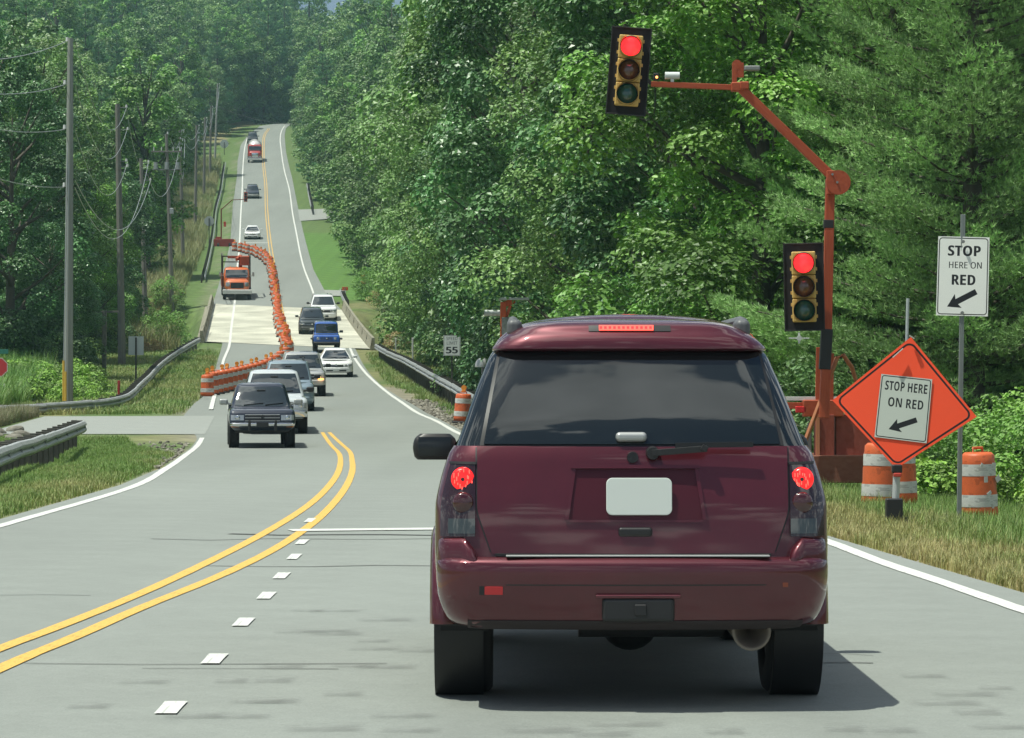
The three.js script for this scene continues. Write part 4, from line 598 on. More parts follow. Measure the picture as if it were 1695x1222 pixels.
// ------------------------------------------------------------------ oncoming cars: local z forward is +z (the face we see), wheels on y = 0
function placeOn(o, px, d, L, W) { // front wheels on the road at distance d, heading along the lane towards us
  const X = px2X(px, d + 0.3), back = d + L - 1.5, slope = (gl(back) - gl(d + 0.8)) / (back - d - 0.8), Xb = X + (Rx(d + 12) - Rx(d)) / 12 * 1.0; const m = (Rx(d + 14) - Rx(d)) / 14;
  o.position.set(X + m * L / 2, gl(d + L / 2), -(d + L / 2)); o.rotation.set(slope, Math.atan2(-m, 1), 0, 'YXZ'); return o;
}
function makeCar(o) {
  const { L, W, H, hood, belt, cowl, roofF, roofB, cabB, kind } = o, h = W / 2, zf = L / 2, zb = -L / 2, t = thing(kind, o.label, o.cat || 'car'), P = o.paint, rake = o.rake || 0;
  const drop = o.drop ?? 0.12, warp = (p) => { const k = clamp((p.z - (zf - cowl)) / cowl, 0, 1); if (p.y > hood * 0.55) p.y -= drop * k * k * clamp((p.y - hood * 0.55) / (hood * 0.45), 0, 1); };
  const sl = o.sill || 0.24, lo = new Shell([[sl, h * 0.86, zb + 0.12, zf - 0.14], [sl + 0.1, h * 0.95, zb + 0.03, zf - 0.04], [Math.max(0.55, sl + 0.2), h * 0.985, zb, zf - 0.0], [hood * 0.80, h * 0.985, zb, zf - 0.02], [hood - 0.06, h * 0.965, zb + 0.02, zf - 0.07], [hood - 0.015, h * 0.92, zb + 0.05, zf - 0.14], [hood, h * 0.84, zb + 0.1, zf - 0.26]], { rf: o.rf ?? 0.2, rb: 0.15, bulf: o.bulf ?? 0.07, bulb: 0.04, warp });
  part('body', lo.geo(20), P, t);
  const gy0 = hood - 0.04, up = new Shell([[gy0, h * 0.93, zb + cabB, zf - cowl + 0.05], [belt, h * 0.90, zb + cabB + 0.02, zf - cowl - (belt - gy0) * 0.9], [H - 0.14, h * (o.tumble || 0.74), zb + roofB, zf - roofF], [H - 0.06, h * (o.tumble || 0.74) - 0.03, zb + roofB + 0.06, zf - roofF - 0.10], [H - 0.015, h * 0.60, zb + roofB + 0.2, zf - roofF - 0.28], [H, h * 0.38, zb + roofB + 0.45, zf - roofF - 0.5]], { rf: 0.14, rb: 0.12, bulf: o.wb ?? 0.07, bulb: 0.05 });
  part('cabin', up.geo(22), P, t);
  const y0 = belt - 0.02, y1 = H - 0.15, wg = (y) => up.w(y) - 0.085;
  const ws = part('windshield', up.patch('front', (y) => -wg(y), wg, y0 - 0.03, y1 + 0.035, 0.006, 14, 10, 0.012), M.windshield, t);
  part('wiper', [beam(up.pt('front', -0.45, y0 - 0.01, 0.02), up.pt('front', 0.05, y0 + 0.04, 0.02), 0.02, 0.02), beam(up.pt('front', 0.1, y0 - 0.01, 0.02), up.pt('front', 0.55, y0 + 0.04, 0.02), 0.02, 0.02)], M.black, ws);
  part('rear_view_mirror', box(0.22, 0.06, 0.03, 0, y1 - 0.06, up.end(1, 0, y1 - 0.06) + 0.012, 0.02), M.black, ws);
  const zA = zf - roofF - 0.18, zB = zb + roofB + 0.15, nW = o.doors || 2;
  for (const f of ['left', 'right']) for (let i = 0; i < nW; i++) part('side_window', up.patch(f, (y) => lerp(zB, zA + (y1 - y) * 0.55, i / nW) + 0.05, (y) => lerp(zB, zA + (y1 - y) * 0.55, (i + 1) / nW) - 0.05, belt + 0.03, y1 + 0.01, 0.004, 5, 5, 0.008), M.glass, t);
  part('rear_window', up.patch('back', (y) => -wg(y), wg, belt + 0.05, y1, 0.005, 8, 6, 0.01), M.glass, t);
  // face: grille, head lamps, bumper
  const gy = o.grille || [0.56, 0.70, 0.42], gr = part('grille', lo.patch('front', -gy[2], gy[2], gy[0], gy[1], 0.010, 10, 3, 0.02), o.grilleMat || M.carBlack, t);
  if (o.bars) part('grille_bar', o.bars.map(([a, b]) => lo.patch('front', -gy[2] - (o.barOver || 0), gy[2] + (o.barOver || 0), a, b, 0.020, 10, 1, 0.02)), o.barMat || M.chrome, gr);
  part('emblem', [cyl(0.045, 0.045, 0.02, 0, (gy[0] + gy[1]) / 2, lo.end(1, 0, (gy[0] + gy[1]) / 2) + 0.022, 'z', 16).applyMatrix4(new THREE.Matrix4())], o.emblemMat || M.chrome, gr);
  const hl = o.lamps || [0.56, 0.74, 0.44, 0.80];
  for (const s of [-1, 1]) { const a = s * hl[2], b = s * hl[3]; const lp = part('headlight', lo.patch('front', Math.min(a, b), Math.max(a, b), hl[0], hl[1], 0.012, 8, 4, 0.02), M.lampClear, t); const c = (a + b) / 2; const g = new THREE.SphereGeometry(Math.min(0.06, (hl[1] - hl[0]) * 0.42), 14, 8, 0, 6.29, 0, Math.PI / 2); g.rotateX(Math.PI / 2); g.scale(1, 1, 0.35); const e = part('reflector', g, M.chrome, lp); e.position.copy(lo.pt('front', c, (hl[0] + hl[1]) / 2, 0.014)); if (o.turn) { const q = o.turn, m = part('turn_lamp', lo.patch('front', Math.min(s * q[2], s * q[3]), Math.max(s * q[2], s * q[3]), q[0], q[1], 0.014, 4, 3, 0.016), o.lit === s ? M.turnGlow : M.lampAmber, t); if (o.lit === s) o.litPart = m; } }
  const by = o.bumper || [0.34, 0.52], bs = new Shell([[by[0], h * 0.90, zf - 0.5, zf - 0.02], [by[0] + 0.03, h * 0.96, zf - 0.5, zf + 0.035], [by[1] - 0.03, h * 0.97, zf - 0.5, zf + 0.045], [by[1], h * 0.95, zf - 0.5, zf + 0.01]], { rf: o.rf ?? 0.2, rb: 0.05, bulf: (o.bulf ?? 0.07), bulb: 0 });
  const bm = part('bumper', bs.geo(8), o.bumperMat || P, t);
  if (o.intake) part('intake', bs.patch('front', -o.intake[2], o.intake[2], by[0] + o.intake[0], by[0] + o.intake[1], 0.006, 8, 2, 0.012), M.black, bm);
  part('number_plate', box(0.31, 0.11, 0.012, 0, by[0] + (by[1] - by[0]) * 0.5, zf + 0.055, 0.01), o.plateMat || M.plate, bm);
  part('undertray', box(W * 0.82, 0.14, L - 0.5, 0, Math.max(0.30, sl), 0, 0.04), M.black, t);
  const r = o.wr || 0.33, ww = o.ww || 0.22, tx = h - ww / 2 - 0.02;
  for (const s of [-1, 1]) { for (const z of [zf - (o.of || 0.85), zb + (o.ob || 0.95)]) { wheel(t, s * tx, r, z, r, ww); part('wheel_arch', cyl(r + 0.055, r + 0.055, 0.03, s * (h * 0.985 - 0.008), r + 0.02, z, 'x', 24), M.black, t); } const m = part('door_mirror', [box(0.22, 0.15, 0.12, s * (h + 0.12), belt + 0.06, zf - cowl - 0.45, 0.045), beam(V(s * (h - 0.08), belt + 0.01, zf - cowl - 0.45), V(s * (h + 0.06), belt + 0.03, zf - cowl - 0.45), 0.05, 0.05)], o.mirrorMat || P, t); }
  if (o.rack) part('roof_rail', [-1, 1].map((s) => tube([V(s * h * 0.62, H - 0.03, zf - roofF - 0.35), V(s * h * 0.62, H + 0.05, zf - roofF - 0.5), V(s * h * 0.62, H + 0.05, zb + roofB + 0.4), V(s * h * 0.62, H - 0.03, zb + roofB + 0.25)], [0.018, 0.02, 0.02, 0.018], 6)), M.carBlack, t);
  if (o.flare) part('fender_flare', [-1, 1].flatMap((s) => [zf - (o.of || 0.85), zb + (o.ob || 0.95)].map((z) => { const g = new THREE.TorusGeometry(r + 0.06, 0.06, 6, 20, Math.PI); g.rotateY(Math.PI / 2); g.translate(s * (h - 0.03), r, z); return g; })), o.flareMat || P, t);
  if (o.bed) { const bz0 = zb + 0.05, bz1 = zb + cabB - 0.05; part('cargo_bed', [box(0.06, belt - hood * 0.7, bz1 - bz0, -h * 0.95, (belt + hood * 0.7) / 2 - 0.02, (bz0 + bz1) / 2), box(0.06, belt - hood * 0.7, bz1 - bz0, h * 0.95, (belt + hood * 0.7) / 2 - 0.02, (bz0 + bz1) / 2), box(W * 0.93, belt - hood * 0.7, 0.06, 0, (belt + hood * 0.7) / 2 - 0.02, bz0 + 0.05)], P, t); }
  t.userData.shell = undefined; return { t, lo, up, zf };
}
const pickupShape = { sill: 0.46, L: 4.9, W: 1.69, H: 1.72, hood: 1.03, belt: 1.10, cowl: 1.25, roofF: 1.72, roofB: 2.05, cabB: 1.95, tumble: 0.76, bed: 1, doors: 1, rf: 0.1, bulf: 0.03, drop: 0.06, wr: 0.37, ww: 0.25 };
const navy = makeCar({ ...pickupShape, kind: 'pickup_truck', cat: 'pickup truck', label: 'old dark blue pickup with chrome bumper, first in the oncoming queue', paint: paint([0.007, 0.012, 0.028]), grille: [0.72, 0.90, 0.44], grilleMat: M.carBlack, bars: [[0.885, 0.902], [0.80, 0.815], [0.715, 0.728]], barMat: M.silverPlastic, lamps: [0.735, 0.885, 0.47, 0.79], bumper: [0.55, 0.66], bumperMat: M.chrome, turn: [0.55, 0.61, 0.60, 0.78], mirrorMat: M.silverPlastic, plateMat: M.carBlack, emblemMat: M.carBlack, wb: 0.10, H: 1.66 });
placeOn(navy.t, 436, 76.5, 4.9, 1.69);
part('bumper_guard', [box(0.07, 0.26, 0.06, -0.33, 0.58, 2.5), box(0.07, 0.26, 0.06, 0.33, 0.58, 2.5)], M.carBlack, navy.t);
const white1 = makeCar({ ...pickupShape, L: 5.3, W: 1.88, H: 1.84, hood: 1.10, belt: 1.2, kind: 'pickup_truck', cat: 'pickup truck', label: 'white pickup close behind the old dark blue pickup', paint: paint([0.50, 0.54, 0.56], { metalness: 0 }), grille: [0.75, 0.98, 0.5], lamps: [0.78, 0.96, 0.54, 0.88], bumper: [0.48, 0.70], bumperMat: M.chrome, bars: [[0.86, 0.88]], wr: 0.39, ww: 0.26, mirrorMat: M.carBlack, rake: 1 });
placeOn(white1.t, 458, 87.5, 5.3, 1.88);
const wagon = makeCar({ L: 4.7, W: 1.8, H: 1.74, hood: 1.02, belt: 1.12, cowl: 1.15, roofF: 1.75, roofB: 0.25, cabB: 0.12, kind: 'suv', label: 'pale blue wagon with black roof rails behind the white pickup', paint: paint([0.22, 0.29, 0.34], { metalness: 0.5 }), rack: 1, grille: [0.66, 0.82, 0.45], lamps: [0.66, 0.84, 0.48, 0.82], doors: 3, wr: 0.36, tumble: 0.78, mirrorMat: M.carBlack });
placeOn(wagon.t, 479, 104.5, 4.7, 1.8);
const silver = makeCar({ ...pickupShape, L: 5.2, W: 1.9, H: 1.80, hood: 1.10, belt: 1.18, kind: 'suv', cat: 'car', label: 'silver sport utility car with one amber signal lit, behind the pale blue wagon', paint: paint([0.40, 0.41, 0.40], { metalness: 0.6 }), cabB: 0.12, roofB: 0.3, bed: 0, doors: 3, grille: [0.74, 0.98, 0.46], bars: [[0.85, 0.87]], lamps: [0.78, 0.97, 0.50, 0.88], turn: [0.70, 0.78, 0.62, 0.85], lit: 1, bumper: [0.45, 0.68], wr: 0.39, ww: 0.26, mirrorMat: M.carBlack, rf: 0.14, bulf: 0.06, drop: 0.10 });
placeOn(silver.t, 502, 123, 5.2, 1.9);
{ silver.t.updateMatrix(); const p = silver.lo.pt('front', 0.74, 0.74, 0.12).applyMatrix4(silver.t.matrix); lamp(scene, p.x, p.y, p.z, [1, 0.5, 0.15], 0.15, 0.06); }
const sedanShape = { L: 4.5, W: 1.72, H: 1.43, hood: 0.90, belt: 0.95, cowl: 1.25, roofF: 1.95, roofB: 1.05, cabB: 0.35, tumble: 0.68, wr: 0.31, grille: [0.56, 0.72, 0.36], lamps: [0.58, 0.74, 0.42, 0.78], bumper: [0.26, 0.50], intake: [0.05, 0.12, 0.5], rf: 0.26, bulf: 0.12, drop: 0.16 };
const sedan = makeCar({ ...sedanShape, kind: 'sedan', label: 'white sedan with a dark grille in the oncoming lane just before the bridge', paint: paint([0.74, 0.75, 0.74], { metalness: 0 }), bars: [[0.63, 0.65]] });
placeOn(sedan.t, 557, 151, 4.5, 1.72);
const jeep = makeCar({ L: 4.3, W: 1.62, H: 1.84, hood: 1.12, belt: 1.18, cowl: 1.45, roofF: 1.62, roofB: 0.12, cabB: 0.06, tumble: 0.86, sill: 0.52, kind: 'off_roader', label: 'bright blue square off-road car with flared black wheels on the bridge', paint: paint([0.012, 0.085, 0.36]), grille: [0.78, 1.02, 0.40], grilleMat: paint([0.012, 0.07, 0.30]), bars: null, lamps: [0.83, 1.0, 0.44, 0.60], bumper: [0.52, 0.68], bumperMat: M.carBlack, wr: 0.41, ww: 0.27, rf: 0.05, bulf: 0.01, drop: 0.03, wb: 0.02, flare: 1, flareMat: M.carBlack, doors: 2, mirrorMat: M.carBlack, plateMat: M.carBlack });
part('grille_slot', Array.from({ length: 7 }, (_, i) => jeep.lo.patch('front', -0.36 + i * 0.108, -0.36 + i * 0.108 + 0.06, 0.81, 1.0, 0.014, 1, 2, 0.01)), M.black, jeep.t);
part('front_fender', [-1, 1].map((s) => box(0.34, 0.08, 0.95, s * 0.80, 0.86, 1.62, 0.03)), M.carBlack, jeep.t);
placeOn(jeep.t, 541, 183, 4.3, 1.8);
const cuv = makeCar({ L: 4.5, W: 1.8, H: 1.68, hood: 1.02, belt: 1.1, cowl: 1.2, roofF: 1.95, roofB: 0.3, cabB: 0.12, kind: 'suv', label: 'dark green-black sport utility car on the bridge beside the blue off-road car', paint: paint([0.022, 0.032, 0.034]), grille: [0.62, 0.82, 0.5], lamps: [0.70, 0.86, 0.52, 0.84], bars: [[0.70, 0.72]], doors: 3, wr: 0.36, bumper: [0.28, 0.54], rf: 0.22, bulf: 0.08, plateMat: M.plate });
placeOn(cuv.t, 517, 203, 4.5, 1.8);
const van = makeCar({ L: 4.9, W: 1.95, H: 1.78, hood: 1.08, belt: 1.15, cowl: 1.2, roofF: 1.85, roofB: 0.2, cabB: 0.1, kind: 'suv', label: 'white sport utility car last in the queue at the far end of the bridge', paint: paint([0.74, 0.75, 0.75], { metalness: 0 }), grille: [0.68, 0.88, 0.48], lamps: [0.72, 0.90, 0.50, 0.88], doors: 3, wr: 0.37, bumper: [0.30, 0.60], mirrorMat: M.carBlack });
placeOn(van.t, 536, 217, 4.9, 1.95);
const far1 = makeCar({ ...sedanShape, kind: 'sedan', label: 'white sedan waiting at the far stop line in the closed lane', paint: paint([0.74, 0.75, 0.74], { metalness: 0 }), W: 1.8 });
placeOn(far1.t, 418, 333, 4.5, 1.8);
const far2 = makeCar({ L: 4.8, W: 1.85, H: 1.75, hood: 1.05, belt: 1.13, cowl: 1.2, roofF: 1.8, roofB: 0.3, cabB: 0.1, kind: 'suv', label: 'dark blue-grey car coming downhill behind the far white sedan', paint: paint([0.03, 0.04, 0.06]), doors: 3, bumper: [0.32, 0.62], bumperMat: M.silverPlastic, wr: 0.37 });
placeOn(far2.t, 418, 409, 4.8, 1.85);
const far3 = makeCar({ L: 5.0, W: 1.9, H: 1.85, hood: 1.1, belt: 1.2, cowl: 1.2, roofF: 1.8, roofB: 0.3, cabB: 0.1, kind: 'suv', label: 'dark car half hidden behind the red tank truck at the top of the hill', paint: paint([0.02, 0.025, 0.03]), doors: 3, wr: 0.38 });
placeOn(far3.t, 418, 528, 5.0, 1.9);
// trucks
{ // orange work truck with a folded lifting arm, parked in the closed lane
  const t = thing('work_truck', 'orange work truck with a folded lifting arm, parked past the bridge', 'truck');
  const P = paint([0.62, 0.13, 0.02], { metalness: 0 }), D = M.orangeDull;
  const hd = new Shell([[0.80, 0.90, 1.6, 3.35], [1.0, 0.98, 1.6, 3.42], [1.35, 0.98, 1.6, 3.38], [1.55, 0.86, 1.6, 3.25], [1.66, 0.70, 1.6, 2.9]], { rf: 0.3, rb: 0.1, bulf: 0.08, bulb: 0 });
  part('hood', hd.geo(14), P, t);
  part('grille', hd.patch('front', -0.52, 0.52, 0.95, 1.40, 0.01, 10, 5, 0.02), M.carBlack, t);
  for (const s of [-1, 1]) part('headlight', hd.patch('front', Math.min(s * 0.58, s * 0.9), Math.max(s * 0.58, s * 0.9), 1.1, 1.42, 0.01, 6, 4, 0.02), M.lampClear, t);
  const cb = new Shell([[0.9, 1.0, 0.1, 1.75], [1.6, 1.02, 0.1, 1.75], [2.3, 0.96, 0.12, 1.35], [2.42, 0.90, 0.2, 1.25], [2.47, 0.7, 0.3, 1.1]], { rf: 0.18, rb: 0.1, bulf: 0.08, bulb: 0.02 });
  part('cab', cb.geo(14), P, t); part('windshield', cb.patch('front', (y) => -cb.w(y) + 0.1, (y) => cb.w(y) - 0.1, 1.68, 2.30, 0.008, 12, 6, 0.014), M.windshield, t);
  for (const f of ['left', 'right']) part('side_window', cb.patch(f, 0.45, (y) => 1.45 - (y - 1.6) * 0.4, 1.66, 2.25, 0.006, 4, 4, 0.01), M.glass, t);
  part('bumper', box(2.3, 0.34, 0.22, 0, 0.68, 3.5, 0.05), std([0.7, 0.7, 0.66], 0.5), t);
  part('body', [box(2.35, 0.95, 4.6, 0, 1.2, -2.4, 0.04)], D, t); part('frame', box(0.9, 0.25, 6.4, 0, 0.68, 0, 0.03), M.black, t);
  part('rack', [-1, 1].flatMap((s) => [beam(V(s * 1.1, 1.6, -0.1), V(s * 1.1, 3.3, -0.1), 0.1, 0.1), beam(V(s * 1.1, 1.6, -4.4), V(s * 1.1, 3.3, -4.4), 0.1, 0.1), beam(V(s * 1.1, 3.3, -0.1), V(s * 1.1, 3.3, -4.4), 0.1, 0.1)]).concat([beam(V(-1.1, 3.3, -0.1), V(1.1, 3.3, -0.1), 0.1, 0.1), beam(V(-1.1, 2.85, -0.1), V(1.1, 2.85, -0.1), 0.08, 0.08)]), M.timber, t);
  part('lifting_arm', [beam(V(0.35, 1.7, -1.2), V(0.35, 3.3, -0.4), 0.28, 0.32), beam(V(0.35, 3.3, -0.4), V(0.0, 3.1, 0.9), 0.2, 0.24), cyl(0.35, 0.4, 0.6, 0.35, 1.9, -1.2), beam(V(-0.7, 3.25, 0.2), V(0.9, 3.25, 0.2), 0.14, 0.2), box(0.75, 0.75, 0.65, 0.65, 3.0, 0.6, 0.06)], M.orangeSteel, t);
  for (const s of [-1, 1]) { part('door_mirror', [box(0.16, 0.36, 0.1, s * 1.32, 1.95, 1.3, 0.03), beam(V(s * 1.0, 1.8, 1.2), V(s * 1.3, 1.9, 1.3), 0.04, 0.04)], M.silverPlastic, t); wheel(t, s * 0.98, 0.5, 2.35, 0.5, 0.28); for (const z of [-2.6]) wheel(t, s * 0.9, 0.5, z, 0.5, 0.5); }
  part('marker_lamp', [-0.5, 0, 0.5].map((x) => box(0.12, 0.07, 0.08, x, 2.5, 0.95, 0.02)), M.amber, t);
  placeOn(t, 393, 239.5, 7, 2.4);
}
{ // red tank truck far up the hill
  const t = thing('tank_truck', 'red truck with pale rounded tank coming down near the hilltop', 'truck'), P = paint([0.42, 0.035, 0.03], { metalness: 0 });
  const hd = new Shell([[0.8, 0.95, 1.9, 3.9], [1.1, 1.02, 1.9, 3.95], [1.6, 0.98, 1.9, 3.9], [1.85, 0.8, 1.9, 3.6]], { rf: 0.3, rb: 0.1, bulf: 0.08, bulb: 0 }); part('hood', hd.geo(12), P, t); part('grille', hd.patch('front', -0.5, 0.5, 0.9, 1.6, 0.01, 6, 4, 0.02), M.chrome, t);
  const cb = new Shell([[0.9, 1.12, 0.4, 2.0], [1.8, 1.14, 0.4, 2.0], [2.6, 1.08, 0.4, 1.75], [2.8, 0.95, 0.5, 1.6]], { rf: 0.18, rb: 0.1, bulf: 0.06, bulb: 0.02 }); part('cab', cb.geo(10), P, t); part('windshield', cb.patch('front', (y) => -cb.w(y) + 0.12, (y) => cb.w(y) - 0.12, 1.9, 2.55, 0.01, 8, 4, 0.015), M.windshield, t);
  const tk = new THREE.CapsuleGeometry(1.12, 4.6, 10, 24); tk.rotateX(Math.PI / 2); tk.translate(0, 2.15, -2.6); part('tank', tk, std([0.72, 0.70, 0.68], 0.3, 0.3), t); part('tank_band', [0, -1.6, -3.2].map((z) => { const g = new THREE.TorusGeometry(1.13, 0.03, 6, 28); g.translate(0, 2.15, z - 1); return g; }), M.galvDull, t);
  part('bumper', box(2.4, 0.4, 0.25, 0, 0.65, 3.98, 0.05), M.chrome, t); part('frame', box(1.0, 0.3, 8.4, 0, 0.8, -0.6, 0.03), M.black, t); part('headlight', [box(0.35, 0.2, 0.1, -0.8, 1.0, 3.93), box(0.35, 0.2, 0.1, 0.8, 1.0, 3.93)], M.lampClear, t);
  for (const s of [-1, 1]) { wheel(t, s * 1.0, 0.5, 2.9, 0.5, 0.3); wheel(t, s * 0.92, 0.5, -2.6, 0.5, 0.5); wheel(t, s * 0.92, 0.5, -3.9, 0.5, 0.5); }
  placeOn(t, 422, 487, 8, 2.5);
}
// ------------------------------------------------------------------ guardrails
function sweep(P, prof, side) { // P: world points; prof: [outward, up] closed loop; side +1: outward is to the right of travel
  const pos = [], uv = [], idx = [], n = prof.length; let s = 0;
  for (let i = 0; i < P.length; i++) { const a = P[Math.max(0, i - 1)], b = P[Math.min(P.length - 1, i + 1)], t = V(b.x - a.x, 0, b.z - a.z).normalize(), nx = -t.z * side, nz = t.x * side; if (i) s += P[i].distanceTo(P[i - 1]); for (let k = 0; k <= n; k++) { const [o, u] = prof[k % n]; pos.push(P[i].x + nx * o, P[i].y + u, P[i].z + nz * o); uv.push(s * 0.5, u * 2 + o); if (i && k) { const A = i * (n + 1) + k; idx.push(A - n - 2, A - n - 1, A, A - n - 2, A, A - 1); } } }
  const e = []; for (const j of [0, P.length - 1]) for (let k = 2; k < n; k++) idx.push(j * (n + 1), j * (n + 1) + k - 1, j * (n + 1) + k);
  const g = new THREE.BufferGeometry(); g.setAttribute('position', new THREE.Float32BufferAttribute(pos, 3)); g.setAttribute('uv', new THREE.Float32BufferAttribute(uv, 2)); g.setIndex(idx); return toCreasedNormals(g, 0.6);
}
const WB = (() => { const f = [[0.0, 0.006], [0.04, -0.006], [0.085, -0.065], [0.085, -0.105], [0.015, -0.155], [0.085, -0.205], [0.085, -0.245], [0.03, -0.298], [0, -0.31]]; const b = f.slice().reverse().map(([o, u]) => [o - 0.012, u]); return [...f, ...b]; })();
function guardrail(label, pts, side, o = {}) {
  const t = thing('guardrail', label, 'guardrail'), C = new THREE.CatmullRomCurve3(pts, false, 'centripetal'), len = C.getLength(), step = o.step || 3.81, n = Math.max(1, Math.round(len / step)), Rr = rng(Math.round(len * 10));
  for (let i = 0; i < n; i++) { const P = [], j0 = (Rr() - 0.5) * 0.03, j1 = (Rr() - 0.5) * 0.03; for (let k = 0; k <= 4; k++) { const p = C.getPointAt(clamp((i + k / 4) / n, 0, 1)); p.y += lerp(j0, j1, k / 4); P.push(p); } part('rail_section', sweep(P, WB, side), o.mat || M.galv, t); }
  const m = Math.round(len / 1.9); for (let i = 0; i <= m; i++) { const p = C.getPointAt(i / m), q = C.getTangentAt(i / m), d = -p.z, gy = groundY(p.x, d), nx = -q.z * side, nz = q.x * side; const top = p.y + 0.02, h = top - gy + 0.3; const g = box(0.15, h, 0.18, 0, top - h / 2, 0, 0.008); g.rotateY(Math.atan2(q.x, q.z)); g.translate(p.x - nx * 0.24, 0, p.z - nz * 0.24); part('post', g, o.postMat || M.timber, t); if (len < 120) { const b = box(0.14, 0.34, 0.16, p.x - nx * 0.10, p.y - 0.155, p.z - nz * 0.10, 0.008); part('block', b, o.postMat || M.timber, t); } }
  return t;
}
const W3 = (L) => L.map(([x, y, d]) => at(x, y, d));
guardrail('near left guardrail ending beside the side road, its top edge shining', W3([[-60, 768, 42], [0, 741, 48.5], [45, 728, 57], [90, 714, 66], [138, 697, 78]]), 1, { mat: M.railWorn });
guardrail('long left guardrail curving from behind the side road up to the bridge wall', W3([[-40, 673, 100], [0, 671.5, 101.5], [95, 667, 104], [150, 663, 107], [190, 658, 110], [212, 651, 114.5], [232, 633, 127], [245, 622, 136], [264, 602, 153], [285, 586, 168], [312, 569, 180], [330, 559, 187]]), 1, { mat: M.railWorn });
guardrail('far left guardrail running up the hill beyond the bridge', W3([[338, 458, 262], [348, 416.5, 303], [355, 375, 348], [358, 344, 383], [366, 313, 420], [370, 285, 455], [373, 268, 478]]), 1, { step: 7.6 });
guardrail('right guardrail curving down from the bridge wall towards the dark red car', W3([[622, 570, 177], [640, 580, 166], [668, 592, 150], [700, 609, 130], [730, 625, 116], [760, 641, 105], [787, 655, 98], [830, 676, 90], [880, 700, 82]]), 1);
guardrail('short far guardrail on the right above the side road', W3([[515, 340, 378], [511, 322, 398], [508, 303, 423]]), -1, { step: 7.6 });
guardrail('short guardrail end at the far right corner of the bridge', W3([[571, 497, 233], [566, 487, 243], [563, 478, 255]]), -1);
// bridge walls
function wall(label, A, B, n, side) { const t = thing('bridge_wall', label, 'wall'); for (let i = 0; i < n; i++) { const a = A.clone().lerp(B, (i + 0.01) / n), b = A.clone().lerp(B, (i + 0.99) / n), g0 = gl(-a.z), g1 = gl(-b.z); a.y = g0; b.y = g1; part('wall_section', sweep([a, a.clone().lerp(b, 0.5), b], [[0.16, 0.0], [0.15, 0.20], [0.06, 0.36], [0.05, 0.72], [-0.12, 0.72], [-0.16, -0.5], [0.16, -0.5]], side), M.parapet, t); } return t; }
{ const a = G(334, 566), b = G(350.5, 503), c = G(617, 578.5), d = G(569, 513); wall('weathered concrete wall along the left edge of the bridge', V(a[0], 0, -a[1]), V(b[0], 0, -b[1]), 7, 1); wall('weathered concrete wall along the right edge of the bridge', V(c[0], 0, -c[1]), V(d[0], 0, -d[1]), 7, -1); }

// ------------------------------------------------------------------ channelizing drums
function drumParts(t, light, o = {}) {
  const S = (L, m, name, parent) => part(name, new THREE.LatheGeometry(L.map(([a, b]) => new THREE.Vector2(a, b)), 20), m, parent);
  const body = S([[0.001, 0.03], [0.285, 0.03], [0.285, 0.19], [0.276, 0.205], [0.276, 0.40], [0.267, 0.42], [0.267, 0.60], [0.258, 0.62], [0.258, 0.80], [0.249, 0.82], [0.245, 0.90], [0.20, 0.94], [0.001, 0.945]], M.drumOrange, 'body', t);
  for (const [y0, y1, r] of [[0.22, 0.385, 0.2805], [0.63, 0.79, 0.2625]]) S([[r - 0.006, y0], [r, y0 + 0.004], [r, y1 - 0.004], [r - 0.006, y1]], M.drumWhite, 'white_band', t);
  S([[0.2, 0.0], [0.33, 0.0], [0.33, 0.04], [0.29, 0.07], [0.2, 0.07]], M.rubber, 'base_ring', t);
  part('handle', [tube([V(-0.10, 0.93, 0), V(-0.09, 1.0, 0), V(0.09, 1.0, 0), V(0.10, 0.93, 0)], [0.022, 0.022, 0.022, 0.022], 6)], M.drumOrange, t);
  if (light) { const l = part('warning_lamp', [cyl(0.088, 0.088, 0.06, 0, 1.13, 0, 'z', 20), box(0.13, 0.09, 0.10, 0, 1.02, 0, 0.02)], M.amber, t); part('lens', cyl(0.075, 0.075, 0.075, 0, 1.13, 0, 'z', 20), std([0.8, 0.32, 0.03], 0.15), l); }
  return t;
}
const drumA = drumParts(thing('construction_drum', 'first orange and white drum, at the grass edge left of the oncoming lane', 'traffic drum', [0, 0, 0]), true);
{ const [X, d] = G(343, 656); drumA.position.set(X, groundY(X, d) + 0.01, -d); }
const drumB = drumParts(thing('construction_drum', 'construction drum without a lamp in the curve of drums beside the bridge lane', 'traffic drum', [0, 0, 0], 0, 'drums without lamps along the closed lane'), false);
